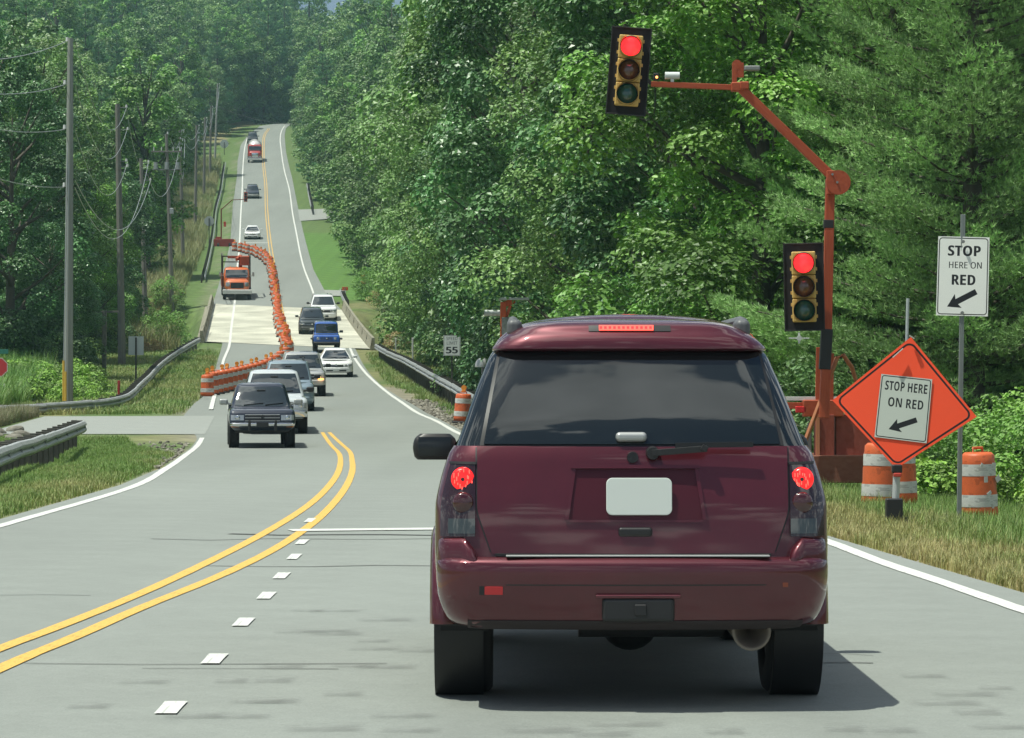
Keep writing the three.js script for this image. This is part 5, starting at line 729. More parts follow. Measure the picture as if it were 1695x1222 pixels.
{
  const NR = [G(343, 656), G(371, 649.5), G(397, 642.5), G(421, 635), G(444, 625.5), G(463, 612), G(473, 603)], NC = new THREE.CatmullRomCurve3(NR.map(([X, d]) => V(X, 0, -d)), false, 'centripetal'), nearRow = [], Rd = rng(17); let usedB = false;
  for (let i = 1; i <= 16; i++) { const px = 343 + 130 * i / 16; let lo = 0, hi = 1; for (let q = 0; q < 30; q++) { const m = (lo + hi) / 2, p = NC.getPoint(m); if (CX - p.x * F / p.z < px) lo = m; else hi = m; } const p = NC.getPoint(lo); nearRow.push([p.x, -p.z]); }
  const put = (X, d, lit, label, group) => { let t; if (!lit && !usedB) { t = drumB; usedB = true; t.userData.label = label; t.userData.group = group; } else t = duplicate(lit ? drumA : drumB, label, group); const on = X > Lx(d) && X < Rx(d); t.position.set(X, (on ? gl(d) + (d > BR0 && d < BR1 ? 0.021 : 0.001) : groundY(X, d) + 0.01), -d); t.rotation.y = Rd() * 0.8 - 0.4; return t; };
  const words = ['second', 'third', 'fourth', 'fifth', 'sixth', 'seventh', 'eighth', 'ninth', 'tenth', 'eleventh', 'twelfth', 'thirteenth', 'fourteenth', 'fifteenth', 'sixteenth', 'seventeenth'];
  nearRow.forEach(([X, d], i) => put(X, d, i % 3 !== 1, words[i] + ' drum from the grass edge in the slanting near line'));
  const C = new THREE.CatmullRomCurve3([G(478, 594), G(473, 575), G(466, 552), G(461, 527), G(457.5, 505), G(454.5, 484), G(452, 466), G(449, 450), G(444, 438), G(432, 428.5), G(416, 422), G(400, 418), G(390, 416)].map(([X, d]) => V(X, 0, -d)), false, 'centripetal'), len = C.getLength(), n = Math.round(len / 1.75);
  for (let i = 0; i <= n; i++) { const p = C.getPointAt(i / n), far = i / n > 0.82; put(p.x + (Rd() - 0.5) * 0.3, -p.z, Rd() < 0.3, far ? 'drum of the far end of the line, curving behind the work truck' : 'drum of the long line along the middle of the bridge and the road beyond', far ? 'drums curving behind the work truck' : 'drums along the middle of the bridge'); }
  for (const [px, py, d, label, tilt] of [[1621, 862, 39.4, 'torn construction drum with peeling bands in grass right of the steel post', 0.03], [1456, 845, 40, 'faded construction drum in the grass behind the foot of the diamond sign', -0.03], [1489, 838, 41.5, 'construction drum half hidden behind the stand of the diamond sign', 0.02]]) { const t = duplicate(drumB, label); delete t.userData.group; const X = px2X(px, d); t.position.set(X, EYE + (HZ - py) * d / F - 0.03, -d); t.rotation.set(0, 0.6, tilt); t.scale.set(0.88, 0.98, 0.88); if (px === 1621) { part('torn_band', [0, 1, 2, 3, 4, 5].map((i) => { const g = new THREE.BoxGeometry(0.05 + 0.02 * (i % 3), 0.05 + 0.03 * (i % 2), 0.006); g.rotateZ(0.5 * (i % 3 - 1)); g.translate(-0.16 + i * 0.06, 0.78 - 0.19 * (i % 4), 0.272 - 0.012 * (i % 4 === 0)); return g; }), M.drumWhite, t); } }
  { const t = duplicate(drumA, 'construction drum on the gravel shoulder beside the left edge of the dark red car'); const d = 96, X = px2X(765, d); t.position.set(X, groundY(X, d) + 0.02, -d); t.rotation.z = -0.05; }
}

// ------------------------------------------------------------------ portable traffic signal on its trailer, right verge
function signalHead(name, label, cx, cy, d, roll, yaw, lit) { // centre in photo, three lenses
  const p = at(cx, cy, d), t = thing(name, label, 'traffic light', [p.x, p.y, p.z]); t.rotation.set(0, yaw, roll, 'YXZ');
  part('backplate', box(0.60, 1.32, 0.012, 0, 0, -0.06, 0.005), std([0.008, 0.006, 0.009], 0.8), t);
  part('plate_rim', [box(0.60, 0.02, 0.03, 0, 0.655, -0.05, 0.004), box(0.60, 0.02, 0.03, 0, -0.655, -0.05, 0.004), box(0.02, 1.32, 0.03, -0.295, 0, -0.05, 0.004), box(0.02, 1.32, 0.03, 0.295, 0, -0.05, 0.004)], M.black, t);
  for (let i = 0; i < 3; i++) {
    const y = 0.357 - i * 0.357, h = part('housing', [box(0.36, 0.35, 0.16, 0, y, 0, 0.02), box(0.025, 0.05, 0.03, -0.19, y + 0.09, 0.04, 0.005), box(0.025, 0.05, 0.03, -0.19, y - 0.09, 0.04, 0.005), box(0.025, 0.05, 0.03, 0.19, y + 0.09, 0.04, 0.005), box(0.025, 0.05, 0.03, 0.19, y - 0.09, 0.04, 0.005)], M.signalYellow, t);
    const ring = new THREE.LatheGeometry([[0.150, 0], [0.166, 0], [0.166, 0.03], [0.150, 0.03], [0.150, 0]].map(([a, b]) => new THREE.Vector2(a, b)), 32); ring.rotateX(Math.PI / 2); ring.translate(0, y, 0.08); part('lens_ring', ring, M.black, h);
    const dome = new THREE.SphereGeometry(0.27, 32, 10, 0, 6.2832, 0, 0.588); dome.rotateX(Math.PI / 2); dome.translate(0, y, 0.09 - 0.27 * Math.cos(0.588)); part('lens', dome, i === 0 ? M.signalGlow : new THREE.MeshPhysicalMaterial({ color: i === 1 ? lin(0.07, 0.038, 0.02) : lin(0.008, 0.085, 0.065), roughness: 0.2, clearcoat: 1 }), h);
    const vis = new THREE.CylinderGeometry(0.160, 0.160, 0.20, 28, 1, true, Math.PI * 0.16 + Math.PI / 2 + Math.PI, Math.PI * 1.68 ); const vo = new THREE.CylinderGeometry(0.164, 0.164, 0.20, 28, 1, true, Math.PI * 0.16 + Math.PI / 2 + Math.PI, Math.PI * 1.68); for (const g of [vis, vo]) { g.rotateX(Math.PI / 2); g.rotateZ(-Math.PI / 2 ); g.translate(0, y, 0.18); }
    part('visor', [vis, vo], M.signalYellow, h);
  }
  const q = V(0, 0.357, 0.35).applyMatrix4(t.matrix.compose(t.position, t.quaternion, t.scale)); lamp(scene, q.x, q.y, q.z, [1, 0.05, 0.04], 0.25, 0.14);
  return t;
}
const SD = 45.5;
signalHead('traffic_signal', 'tilted traffic signal with red lit, hanging high from the orange arm over our lane', 1041, 117, SD, -0.075, -0.02, true);
signalHead('traffic_signal', 'lower traffic signal with red lit on the orange mast above the trailer', 1331, 475, SD + 0.1, 0.02, -0.10, true);
{
  const t = thing('signal_trailer', 'rusty orange portable signal trailer with a bent mast arm standing in the right verge', 'trailer'), A = (x, y, dz = 0) => at(x, y, SD + 0.35 + dz), O = M.orangeSteel;
  part('mast', [beam(A(1364, 692), A(1369, 560), 0.15, 0.15), beam(A(1369, 562), A(1374.5, 296), 0.125, 0.14)], O, t);
  part('mast_sleeve', [beam(A(1365, 612), A(1369, 545), 0.165, 0.17), beam(A(1371.6, 378), A(1371.8, 364), 0.135, 0.15)], M.black, t);
  const dk = cyl(0.185, 0.185, 0.10, 0, 0, 0, 'z', 32), dp = A(1386, 303); dk.translate(dp.x, dp.y, dp.z + 0.135); part('pivot_plate', [dk, box(0.16, 0.36, 0.10, A(1376, 303).x, dp.y, dp.z + 0.12, 0.01)], O, t);
  part('pivot_bolt', [[1384, 303], [1376, 290]].map(([x, y]) => { const p = A(x, y); return cyl(0.018, 0.018, 0.04, p.x, p.y, p.z + 0.18, 'z', 10); }), M.galvDull, t);
  part('sloping_arm', [beam(A(1375, 290), A(1221, 141), 0.125, 0.13)], O, t);
  part('elbow', [box(0.20, 0.14, 0.16, A(1221, 146).x, A(1221, 144).y, A(1221, 146).z, 0.02), box(0.14, 0.12, 0.19, A(1232, 140).x, A(1232, 142).y, A(1232, 140).z, 0.02)], O, t);
  part('level_arm', [beam(A(1222, 145), A(1078, 139), 0.085, 0.08)], O, t);
  part('bracket', [beam(A(1216, 145), A(1216, 106), 0.07, 0.06), beam(A(1222, 128), A(1222, 104), 0.17, 0.05), cyl(0.075, 0.075, 0.055, A(1220, 106).x, A(1220, 107).y, A(1220, 106).z, 'z', 18)], O, t);
  part('bracket_lamp', [box(0.24, 0.075, 0.14, A(1245, 113).x, A(1245, 113).y, A(1245, 113).z, 0.02)], M.galvDull, t);
  part('detector', [cyl(0.055, 0.055, 0.22, A(1113, 125).x, A(1113, 125).y, A(1113, 125).z, 'x', 16), box(0.05, 0.10, 0.05, A(1113, 132).x, A(1113, 133).y, A(1113, 132).z, 0.006)], std([0.62, 0.66, 0.64], 0.4), t);
  const am = part('amber_lamp', [box(0.085, 0.11, 0.08, A(1086, 127).x, A(1086, 127).y, A(1086, 127).z, 0.015)], M.carBlack, t); part('glow', [new THREE.SphereGeometry(0.022, 12, 8).translate(A(1087, 128).x, A(1087, 128).y, A(1087, 128).z + 0.035)], M.turnGlow, am);
  part('cable', [tube([A(1084, 142), A(1085, 165), A(1083, 188), A(1072, 199), A(1060, 196), A(1057, 186)], [0.008, 0.008, 0.008, 0.008, 0.008, 0.008], 6)], M.black, t);
  part('signal_bracket', [beam(A(1371, 440), A(1345, 440), 0.05, 0.05), beam(A(1370, 515), A(1345, 515), 0.05, 0.05), beam(A(1078, 139), A(1062, 120), 0.06, 0.05)], M.carBlack, t);
  part('lamp_holder', [beam(A(1306, 560), A(1340, 560), 0.02, 0.02), beam(A(1323, 551), A(1323, 569), 0.03, 0.03), cyl(0.04, 0.04, 0.03, A(1323, 560).x, A(1323, 560).y, A(1323, 560).z + 0.02, 'z', 14)], std([0.6, 0.62, 0.62], 0.4), t);
  // trailer frame
  const B = (x, y, dz = 0) => at(x, y, SD + 0.8 + dz);
  part('tongue', [beam(B(1200, 660), B(1388, 660), 0.05, 0.06)], std([0.62, 0.60, 0.58], 0.5), t);
  part('cross_rail', [beam(B(1200, 671), B(1388, 672), 0.07, 0.10)], M.orangeSteel, t);
  part('tail_lamp', box(0.17, 0.10, 0.06, B(1325, 678).x, B(1325, 678).y, B(1325, 678).z + 0.08, 0.015), std([0.55, 0.02, 0.02], 0.25), t);
  part('upright', [beam(B(1353, 690), B(1355, 575), 0.07, 0.07), beam(B(1376, 690), B(1377, 585), 0.06, 0.06)], O, t);
  part('brace', [tube([B(1332, 733, -0.4), B(1386, 592, -0.3), B(1396, 588, -0.3), B(1410, 608, -0.2), B(1424, 650, -0.1)], [0.035, 0.035, 0.035, 0.035, 0.035], 8)], std([0.42, 0.16, 0.07], 0.6, 0.1, { map: rustTex }), t);
  part('crossbar', [box(0.62, 0.26, 0.22, B(1362, 672).x, B(1362, 676).y, B(1362, 672).z, 0.02)], O, t);
  part('panel', [box(0.285, 0.66, 0.30, B(1364, 722).x, B(1364, 722).y, B(1364, 722).z, 0.01), box(0.55, 0.66, 0.5, B(1413, 722).x, B(1413, 722).y, B(1413, 722, 0.2).z, 0.01)], std([0.26, 0.055, 0.032], 0.7, 0.1, { map: rustTex }), t);
  part('edge_strip', [box(0.06, 0.66, 0.02, B(1352, 722).x, B(1352, 722).y, B(1352, 722).z + 0.17, 0.005)], std([0.45, 0.17, 0.08], 0.6), t);
  part('base_frame', [box(1.0, 0.42, 1.6, B(1393, 776).x, B(1393, 776).y, B(1393, 776).z - 0.5, 0.02)], std([0.19, 0.07, 0.04], 0.8, 0, { map: rustTex }), t);
  part('axle', cyl(0.05, 0.05, 1.9, B(1393, 780).x, B(1393, 790).y, B(1393, 780).z - 0.7, 'x'), M.black, t);
  for (const x of [1335, 1470]) { const p = B(x, 770); wheel(t, p.x, p.y + 0.1, p.z - 0.9, 0.33, 0.2, M.galvDull); }
  part('jack', [beam(B(1340, 700), B(1340, 810), 0.06, 0.06), beam(B(1446, 730), B(1446, 810), 0.06, 0.06)], M.galvDull, t);
}
// ------------------------------------------------------------------ lettered signs
function canvasTex(w, h, draw) { const c = document.createElement('canvas'); c.width = w; c.height = h; draw(c.getContext('2d'), w, h); const t = new THREE.CanvasTexture(c); t.colorSpace = THREE.SRGBColorSpace; return t; }
function text(x, s, cx, cy, size, wide, bold = 'bold') { x.save(); x.font = bold + ' ' + size + 'px sans-serif'; x.textAlign = 'center'; x.textBaseline = 'middle'; const m = x.measureText(s).width; x.translate(cx, cy); x.scale(wide / m, 1); x.fillText(s, 0, 0); x.restore(); }
function arrow(x, x0, y0, x1, y1, w) { const a = Math.atan2(y1 - y0, x1 - x0), L = Math.hypot(x1 - x0, y1 - y0); x.save(); x.translate(x0, y0); x.rotate(a); x.beginPath(); x.moveTo(0, -w / 2); x.lineTo(L - w * 1.9, -w / 2); x.lineTo(L - w * 2.2, -w * 1.35); x.lineTo(L, 0); x.lineTo(L - w * 2.2, w * 1.35); x.lineTo(L - w * 1.9, w / 2); x.lineTo(0, w / 2); x.closePath(); x.fill(); x.restore(); }
function rr(x, a, b, w, h, r) { x.beginPath(); x.roundRect(a, b, w, h, r); }
function panelGeo(c, thick, n = 10) { // corners top-left, top-right, bottom-right, bottom-left as world points -> face with uv plus back and rim
  const pos = [], uv = [], idx = [], W = n + 1, nrm = c[1].clone().sub(c[0]).cross(c[3].clone().sub(c[0])).normalize(); const face = (sgn, off) => { const b = pos.length / 3; for (let j = 0; j <= n; j++) for (let i = 0; i <= n; i++) { const p = c[0].clone().lerp(c[1], i / n).lerp(c[3].clone().lerp(c[2], i / n), j / n).addScaledVector(nrm, off); pos.push(p.x, p.y, p.z); uv.push(sgn > 0 ? i / n : 0.5, sgn > 0 ? 1 - j / n : 0.98); if (i && j) { const a = b + j * W + i; if (sgn > 0) idx.push(a - W - 1, a, a - W, a - W - 1, a - 1, a); else idx.push(a - W - 1, a - W, a, a - W - 1, a, a - 1); } } };
  let toCam = nrm.z > 0 ? 1 : -1; face(1, 0); const g = new THREE.BufferGeometry(); g.setAttribute('position', new THREE.Float32BufferAttribute(pos, 3)); g.setAttribute('uv', new THREE.Float32BufferAttribute(uv, 2)); g.setIndex(idx); g.computeVertexNormals(); return { g, nrm: nrm.multiplyScalar(toCam), c };
}
function backing(c, nrm, thick) { const P = c.map((p) => p.clone().addScaledVector(nrm, -0.002)), Q = c.map((p) => p.clone().addScaledVector(nrm, -thick)), pos = []; const tri = (a, b, d) => pos.push(a.x, a.y, a.z, b.x, b.y, b.z, d.x, d.y, d.z); for (let i = 0; i < 4; i++) { const j = (i + 1) % 4; tri(P[i], Q[i], Q[j]); tri(P[i], Q[j], P[j]); } tri(Q[0], Q[1], Q[2]); tri(Q[0], Q[2], Q[3]); const g = new THREE.BufferGeometry(); g.setAttribute('position', new THREE.Float32BufferAttribute(pos, 3)); g.computeVertexNormals(); return g; }
{ // white regulatory sign on its steel post
  const t = thing('traffic_sign', 'white sign reading STOP HERE ON RED on a grey steel post', 'sign');
  const tex = canvasTex(512, 768, (x, w, h) => { x.fillStyle = '#eef0ea'; x.fillRect(0, 0, w, h); x.strokeStyle = '#14161a'; x.lineWidth = 9; rr(x, 15, 15, w - 30, h - 30, 30); x.stroke(); x.fillStyle = '#14161a'; text(x, 'STOP', 262, 138, 138, 335); text(x, 'STOP', 264, 138, 138, 335); text(x, 'STOP', 266, 138, 138, 335); for (const o of [-1, 0, 1]) text(x, 'HERE ON', 278 + o, 276, 86, 340, ''); for (const o of [-2, 0, 2]) text(x, 'RED', 262 + o, 420, 138, 250); arrow(x, 392, 530, 108, 682, 56); for (let i = 0; i < 400; i++) { x.fillStyle = 'rgba(90,95,90,' + 0.05 * R0() + ')'; x.fillRect(R0() * w, R0() * h, 2 + R0() * 12, 2 + R0() * 8); } });
  const dl = 35.35, dr = 35.18, c = [at(1553.5, 391, dl + 0.02), at(1638.5, 393, dr + 0.02), at(1635.5, 524, dr), at(1549.5, 522, dl)], { g, nrm } = panelGeo(c); part('sign_face', g, new THREE.MeshStandardMaterial({ map: tex, color: lin(0.86, 0.86, 0.86), roughness: 0.45 }), t); part('sign_back', backing(c, nrm, 0.006), M.galv, t);
  const pb = at(1587, 862, 35.32), ptp = at(1594.5, 355, 35.32); part('post', [beam(pb.clone().setY(pb.y - 0.3), ptp, 0.062, 0.05)], std([0.27, 0.30, 0.29], 0.5, 0.35, { map: metalDirty }), t);
  part('bolt', [[1594.5, 400], [1593, 518]].map(([x, y]) => { const p = at(x, y, 35.24); return cyl(0.02, 0.02, 0.03, p.x, p.y, p.z, 'z', 12); }), M.galvDull, t);
}
{ // orange roll-up diamond with a white inset
  const t = thing('construction_sign', 'orange diamond fabric sign with white STOP HERE ON RED panel on low stand', 'sign');
  const tex = canvasTex(512, 512, (x, w, h) => { x.fillStyle = '#ff5a2c'; x.fillRect(0, 0, w, h); x.strokeStyle = '#1a0f0c'; x.lineWidth = 10; rr(x, 17, 17, w - 34, h - 34, 34); x.stroke(); });
  const dl = 34.75, dr = 34.45, dm = 34.6, c = [at(1508, 558, dm + 0.03), at(1617, 690, dr), at(1483.5, 776, dm - 0.03), at(1378, 663, dl)], { g, nrm } = panelGeo(c, 0.01, 14);
  part('sign_face', g, new THREE.MeshStandardMaterial({ map: tex, color: lin(0.95, 0.80, 0.85), roughness: 0.6 }), t); part('sign_back', backing(c, nrm, 0.008), std([0.5, 0.10, 0.03], 0.7), t);
  const tex2 = canvasTex(512, 640, (x, w, h) => { x.fillStyle = '#cfd6cc'; x.fillRect(0, 0, w, h); x.strokeStyle = '#14161a'; x.lineWidth = 9; rr(x, 14, 14, w - 28, h - 28, 22); x.stroke(); x.fillStyle = '#14161a'; for (const o of [0]) { text(x, 'STOP HERE', 262 + o, 108, 128, 430); text(x, 'ON RED', 272 + o, 270, 128, 360); } arrow(x, 395, 420, 130, 545, 52); });
  const eye = V(0, EYE, 0), pc = c[0].clone().add(c[1]).add(c[2]).add(c[3]).multiplyScalar(0.25).addScaledVector(nrm, 0.014), lay = (x, y) => { const r = at(x, y, 1).sub(eye); return eye.clone().addScaledVector(r, pc.clone().sub(eye).dot(nrm) / r.dot(nrm)); }, c2 = [lay(1459, 619), lay(1543.5, 628), lay(1534, 734), lay(1447.5, 723.5)], q = panelGeo(c2); part('inset_panel', q.g, new THREE.MeshStandardMaterial({ map: tex2, color: lin(0.86, 0.86, 0.86), roughness: 0.5 }), t); part('inset_back', backing(c2, q.nrm, 0.004), M.drumWhite, t);
  part('corner_pocket', [beam(at(1495, 577, dm - 0.02), at(1478, 592, dm - 0.02), 0.03, 0.01), beam(at(1514, 561, dm - 0.03), at(1506, 556, dm - 0.03), 0.05, 0.01)], M.drumWhite, t);
  part('flag_rod', [bar(at(1500.5, 600, dm + 0.16), at(1503, 494, dm + 0.16), 0.019)], std([0.42, 0.46, 0.45], 0.4, 0.3), t);
  part('clamp', [box(0.12, 0.10, 0.08, at(1484, 778, dm).x, at(1484, 776, dm).y, -dm + 0.04, 0.02)], M.carBlack, t); part('clamp_band', [box(0.09, 0.045, 0.09, at(1484.5, 786, dm).x, at(1484, 786, dm).y, -dm + 0.045, 0.01)], std([0.5, 0.05, 0.03], 0.5), t);
  part('stand_post', [bar(at(1485, 772, dm), at(1481, 862, dm), 0.042)], std([0.48, 0.50, 0.48], 0.45, 0.3), t);
  part('spring_base', [box(0.19, 0.24, 0.16, at(1479, 842, dm).x, at(1479, 842, dm).y, -dm + 0.05, 0.02)], M.carBlack, t);
  part('stand_leg', [[1478, 860, 1372, 874, -1.0], [1478, 860, 1453, 868, 0.9], [1482, 860, 1548, 869, -0.8], [1482, 860, 1520, 858, 1.2]].map(([a, b, x, y, z]) => beam(at(a, b, dm), at(x, y, dm).add(V(0, 0, -z * 0.25)), 0.05, 0.025)), std([0.16, 0.16, 0.14], 0.6, 0.2), t);
}
{ // speed limit
  const t = thing('traffic_sign', 'small white sign reading SPEED LIMIT 55 behind the right guardrail', 'sign'), d = 109;
  const tex = canvasTex(384, 480, (x, w, h) => { x.fillStyle = '#d5dad4'; x.fillRect(0, 0, w, h); x.strokeStyle = '#33383a'; x.lineWidth = 8; rr(x, 12, 12, w - 24, h - 24, 20); x.stroke(); x.fillStyle = '#2a2f32'; text(x, 'SPEED', 192, 80, 100, 260, ''); text(x, 'LIMIT', 192, 185, 100, 250, ''); x.fillStyle = '#14181a'; for (const o of [-4, 0, 4]) text(x, '55', 192 + o, 350, 215, 285); });
  const c = [at(734, 555, d), at(762, 555, d - 0.1), at(762, 589, d - 0.1), at(734, 589, d)], { g, nrm } = panelGeo(c); part('sign_face', g, new THREE.MeshStandardMaterial({ map: tex, color: lin(0.75, 0.76, 0.76), roughness: 0.5 }), t); part('sign_back', backing(c, nrm, 0.006), M.galvDull, t);
  part('post', [beam(at(748, 700, d + 0.08), at(748, 553, d + 0.08), 0.06, 0.05)], M.timber, t);
}
// back of a square sign, stop sign at the left edge, distant signs
const octo = (r, th) => { const g = new THREE.CylinderGeometry(r, r, th, 8); g.rotateY(Math.PI / 8); g.rotateX(Math.PI / 2); return g; };
function postSign(label, name, px, py0, py1, w, d, mat, pw = 0.06, pm = M.galvDull, facemat) { const t = thing(name, label, 'sign'), a = at(px, py0, d), b = at(px, py1, d); const bd = part('sign_panel', box(w, Math.abs(a.y - b.y), 0.012, a.x, (a.y + b.y) / 2, a.z, 0.004), mat, t); part('post', [beam(V(a.x, groundY(a.x, d) - 0.2, a.z + 0.05), V(a.x, a.y - 0.05, a.z + 0.05), pw, pw)], pm, t); return t; }
postSign('pale square back of a road sign on a dark post behind the left guardrail', 'road_sign', 225, 557, 588, 0.74, 147, std([0.52, 0.55, 0.54], 0.45, 0.2), 0.08, M.timber);
{ const t = thing('stop_sign', 'red stop sign cut by the left edge, small white plaque below', 'sign'), d = 118, p = at(-3, 608, d); const f = part('sign_panel', octo(0.40, 0.012), std([0.50, 0.03, 0.04], 0.4), t); f.position.copy(p); const rim = new THREE.RingGeometry(0.365, 0.395, 8, 1); rim.rotateZ(Math.PI / 8); rim.translate(p.x, p.y, p.z + 0.009); part('white_border', rim, M.drumWhite, t); const q = at(-3, 645, d); part('plaque', box(0.52, 0.46, 0.01, q.x, q.y, q.z, 0.004), std([0.7, 0.72, 0.7], 0.5), t); part('post', beam(V(p.x, groundY(p.x, d) - 0.2, p.z - 0.05), V(p.x, p.y + 0.35, p.z - 0.05), 0.06, 0.06), M.galvDull, t); const s = at(6, 582, d); part('name_blade', box(0.55, 0.18, 0.01, s.x - 0.1, s.y, s.z, 0.004), std([0.02, 0.16, 0.12], 0.5), t); }
for (const [px, py, d, r, label] of [[346, 366, 322, 0.55, 'grey eight-sided back of a stop sign left of the far guardrail'], [371, 238, 505, 0.75, 'pale eight-sided sign back near the top of the hill']]) { const t = thing('stop_sign', label, 'sign'), p = at(px, py, d); part('sign_panel', octo(r, 0.02).translate(p.x, p.y, p.z), std([0.46, 0.50, 0.50], 0.45, 0.3), t); part('post', beam(V(p.x, groundY(p.x, d) - 0.2, p.z + 0.05), V(p.x, p.y + 0.3, p.z + 0.05), 0.1, 0.08), M.timber, t); }
postSign('slim red marker post just behind the left guardrail', 'marker_post', 196.5, 630, 652, 0.10, 116, std([0.35, 0.02, 0.02], 0.5), 0.06, std([0.35, 0.02, 0.02], 0.5));
postSign('left one of two slim white marker posts behind the right guardrail', 'marker_post', 655, 559, 573, 0.09, 168, M.drumWhite, 0.07, M.drumWhite);
postSign('right one of two slim white marker posts behind the right guardrail', 'marker_post', 683, 559, 581, 0.10, 150, M.drumWhite, 0.07, M.drumWhite);
postSign('small teal sign on the grass at the far right end of the bridge', 'road_sign', 594, 458, 468, 0.45, 272, std([0.03, 0.14, 0.14], 0.5), 0.08, M.timber);
{ const t = thing('construction_sign', 'narrow orange sign above a white board beside the far bridge end', 'sign'), d = 262; for (const [x, y, w, h, m, nm] of [[601, 457, 0.38, 0.35, M.drumOrange, 'upper_panel'], [601, 471, 0.42, 0.55, M.drumOrange, 'middle_panel'], [604, 480, 0.62, 0.22, M.drumWhite, 'white_board'], [604, 485, 0.62, 0.22, M.drumOrange, 'orange_board']]) { const p = at(x, y, d); part(nm, box(w, h, 0.05, p.x, p.y, p.z, 0.01), m, t); } const p = at(602, 470, d); part('post', beam(V(p.x, groundY(p.x, d) - 0.3, p.z - 0.1), V(p.x, p.y + 1, p.z - 0.1), 0.08, 0.08), M.timber, t); }
postSign('small orange board by the guardrail end at the far right corner of the bridge', 'construction_board', 571, 475, 481, 0.5, 247, M.drumOrange, 0.06);
// second orange signal bracket and hooded lamp seen over the left shoulder of the dark red car
{ const t = thing('signal_post', 'orange post with level grey panel behind the left edge of the red car', 'post'), d = 84, A = (x, y) => at(x, y, d); const b = A(832, 700); part('post', [beam(V(b.x, groundY(b.x, d) - 0.1, b.z), A(833, 500), 0.2, 0.16), beam(A(833, 505), A(852, 497), 0.15, 0.15), beam(A(838, 525), A(846, 503), 0.09, 0.09)], std([0.62, 0.10, 0.025], 0.55, 0, { map: rustTex }), t); part('panel', box(0.84, 0.07, 0.5, A(851, 495).x, A(851, 495).y, -d, 0.01), M.galv, t); part('lamp', [cyl(0.09, 0.09, 0.5, A(816, 518).x, A(816, 518).y, -d, 'x', 14)], M.galv, t); part('collar', [box(0.26, 0.5, 0.22, A(838, 540).x, A(838, 540).y, -d, 0.02)], M.galvDull, t); }
{ const t = thing('hooded_lamp', 'grey rounded lamp hood on thin post beside the dark red car', 'lamp'), d = 97, p = at(799, 604, d); const g = new THREE.SphereGeometry(0.25, 18, 10, 0, 6.29, 0, 1.7); g.scale(1, 1.1, 1); g.translate(p.x, p.y - 0.04, p.z); part('hood', g, M.silverPlastic, t); part('post', [bar(V(p.x, groundY(p.x, d) - 0.1, p.z), V(p.x, p.y, p.z), 0.045)], M.galvDull, t); }
// far portable signal with its red trailer
{ const t = thing('signal_trailer', 'far portable signal with thin orange arm on a red trailer', 'trailer'), d = 322, A = (x, y) => at(x, y, d); part('mast', [beam(A(366, 408), A(366, 345), 0.13, 0.13)], M.orangeDull, t); part('arm', [beam(A(366, 347), A(384, 331), 0.09, 0.09), beam(A(384, 331), A(405, 330), 0.07, 0.07)], M.orangeDull, t); part('trailer_body', [box(2.1, 0.9, 1.6, A(371, 402).x, A(371, 403).y, -d, 0.05), box(0.5, 0.5, 0.5, A(361, 396).x, A(361, 396).y, -d, 0.04)], std([0.26, 0.035, 0.025], 0.7), t); for (const x of [362, 381]) { const p = A(x, 409); wheel(t, p.x, p.y + 0.1, p.z + 0.6, 0.36, 0.22, M.galvDull); } const h = part('signal_head', [box(0.36, 1.05, 0.2, A(406.5, 326).x, A(406.5, 326).y, -d, 0.02)], std([0.42, 0.07, 0.03], 0.6), t); part('lens', [0, 1, 2].map((i) => cyl(0.13, 0.13, 0.04, A(406.5, 326).x, A(406.5, 321 + i * 5).y, -d + 0.11, 'z', 14)), M.black, h); part('flag', [box(0.25, 0.55, 0.05, A(372, 374).x, A(372, 371).y, -d, 0.01)], std([0.5, 0.04, 0.025], 0.6), t); }
// ------------------------------------------------------------------ utility poles and wires
const poles = [];
function pole(label, xb, yb, xt, yt, d, r, o = {}) {
  const b = at(xb, yb, d), tp = at(xt, yt, d), gy = groundY(b.x, d), t = thing('utility_pole', label, 'utility pole', [b.x, gy, b.z]), top = V(tp.x - b.x, tp.y - gy, 0), L = (f) => top.clone().multiplyScalar(f);
  part('pole', tube([V(0, -0.6, 0), L(0.3), L(0.65), L(1)], [r * 1.15, r, r * 0.85, r * 0.65], 12), o.mat || M.pole, t);
  const ins = []; const arms = [];
  for (const [f, dx] of o.pins || [[0.985, 0.25], [0.93, -0.28], [0.88, 0.3]]) { const p = L(f); arms.push(beam(p, p.clone().add(V(dx, 0.04, 0)), 0.05, 0.05)); ins.push(cyl(0.05, 0.07, 0.16, p.x + dx, p.y + 0.10, 0, 'y', 10)); }
  part('insulator', ins, M.porcelain, t); part('bracket', arms, M.galvDull, t);
  if (o.arm) { const p = L(o.arm); part('crossarm', [beam(p.clone().add(V(-1.2, 0, 0.12)), p.clone().add(V(1.2, 0, 0.12)), 0.10, 0.12)], M.pole, t); for (const x of [-0.85, 0, 0.85]) part('transformer', cyl(0.16, 0.16, 0.55, p.x + x, p.y - 1.1, 0.2, 'y', 14), M.galv, t); part('cutout', [-1.0, -0.4, 0.5, 1.0].map((x) => cyl(0.04, 0.04, 0.3, p.x + x, p.y + 0.2, 0.12, 'y', 8)), M.porcelain, t); part('rack', [beam(p.clone().add(V(-1.1, -1.4, 0.15)), p.clone().add(V(1.1, -1.4, 0.15)), 0.08, 0.08)], M.galvDull, t); }
  if (o.box) part('meter_box', box(0.3, 0.45, 0.2, L(o.box).x + 0.22, L(o.box).y, 0.15, 0.03), M.galv, t);
  const P = { t, base: V(b.x, gy, b.z), at: (f, dx = 0) => L(f).add(V(b.x + dx, gy, b.z)) }; poles.push(P); return P;
}
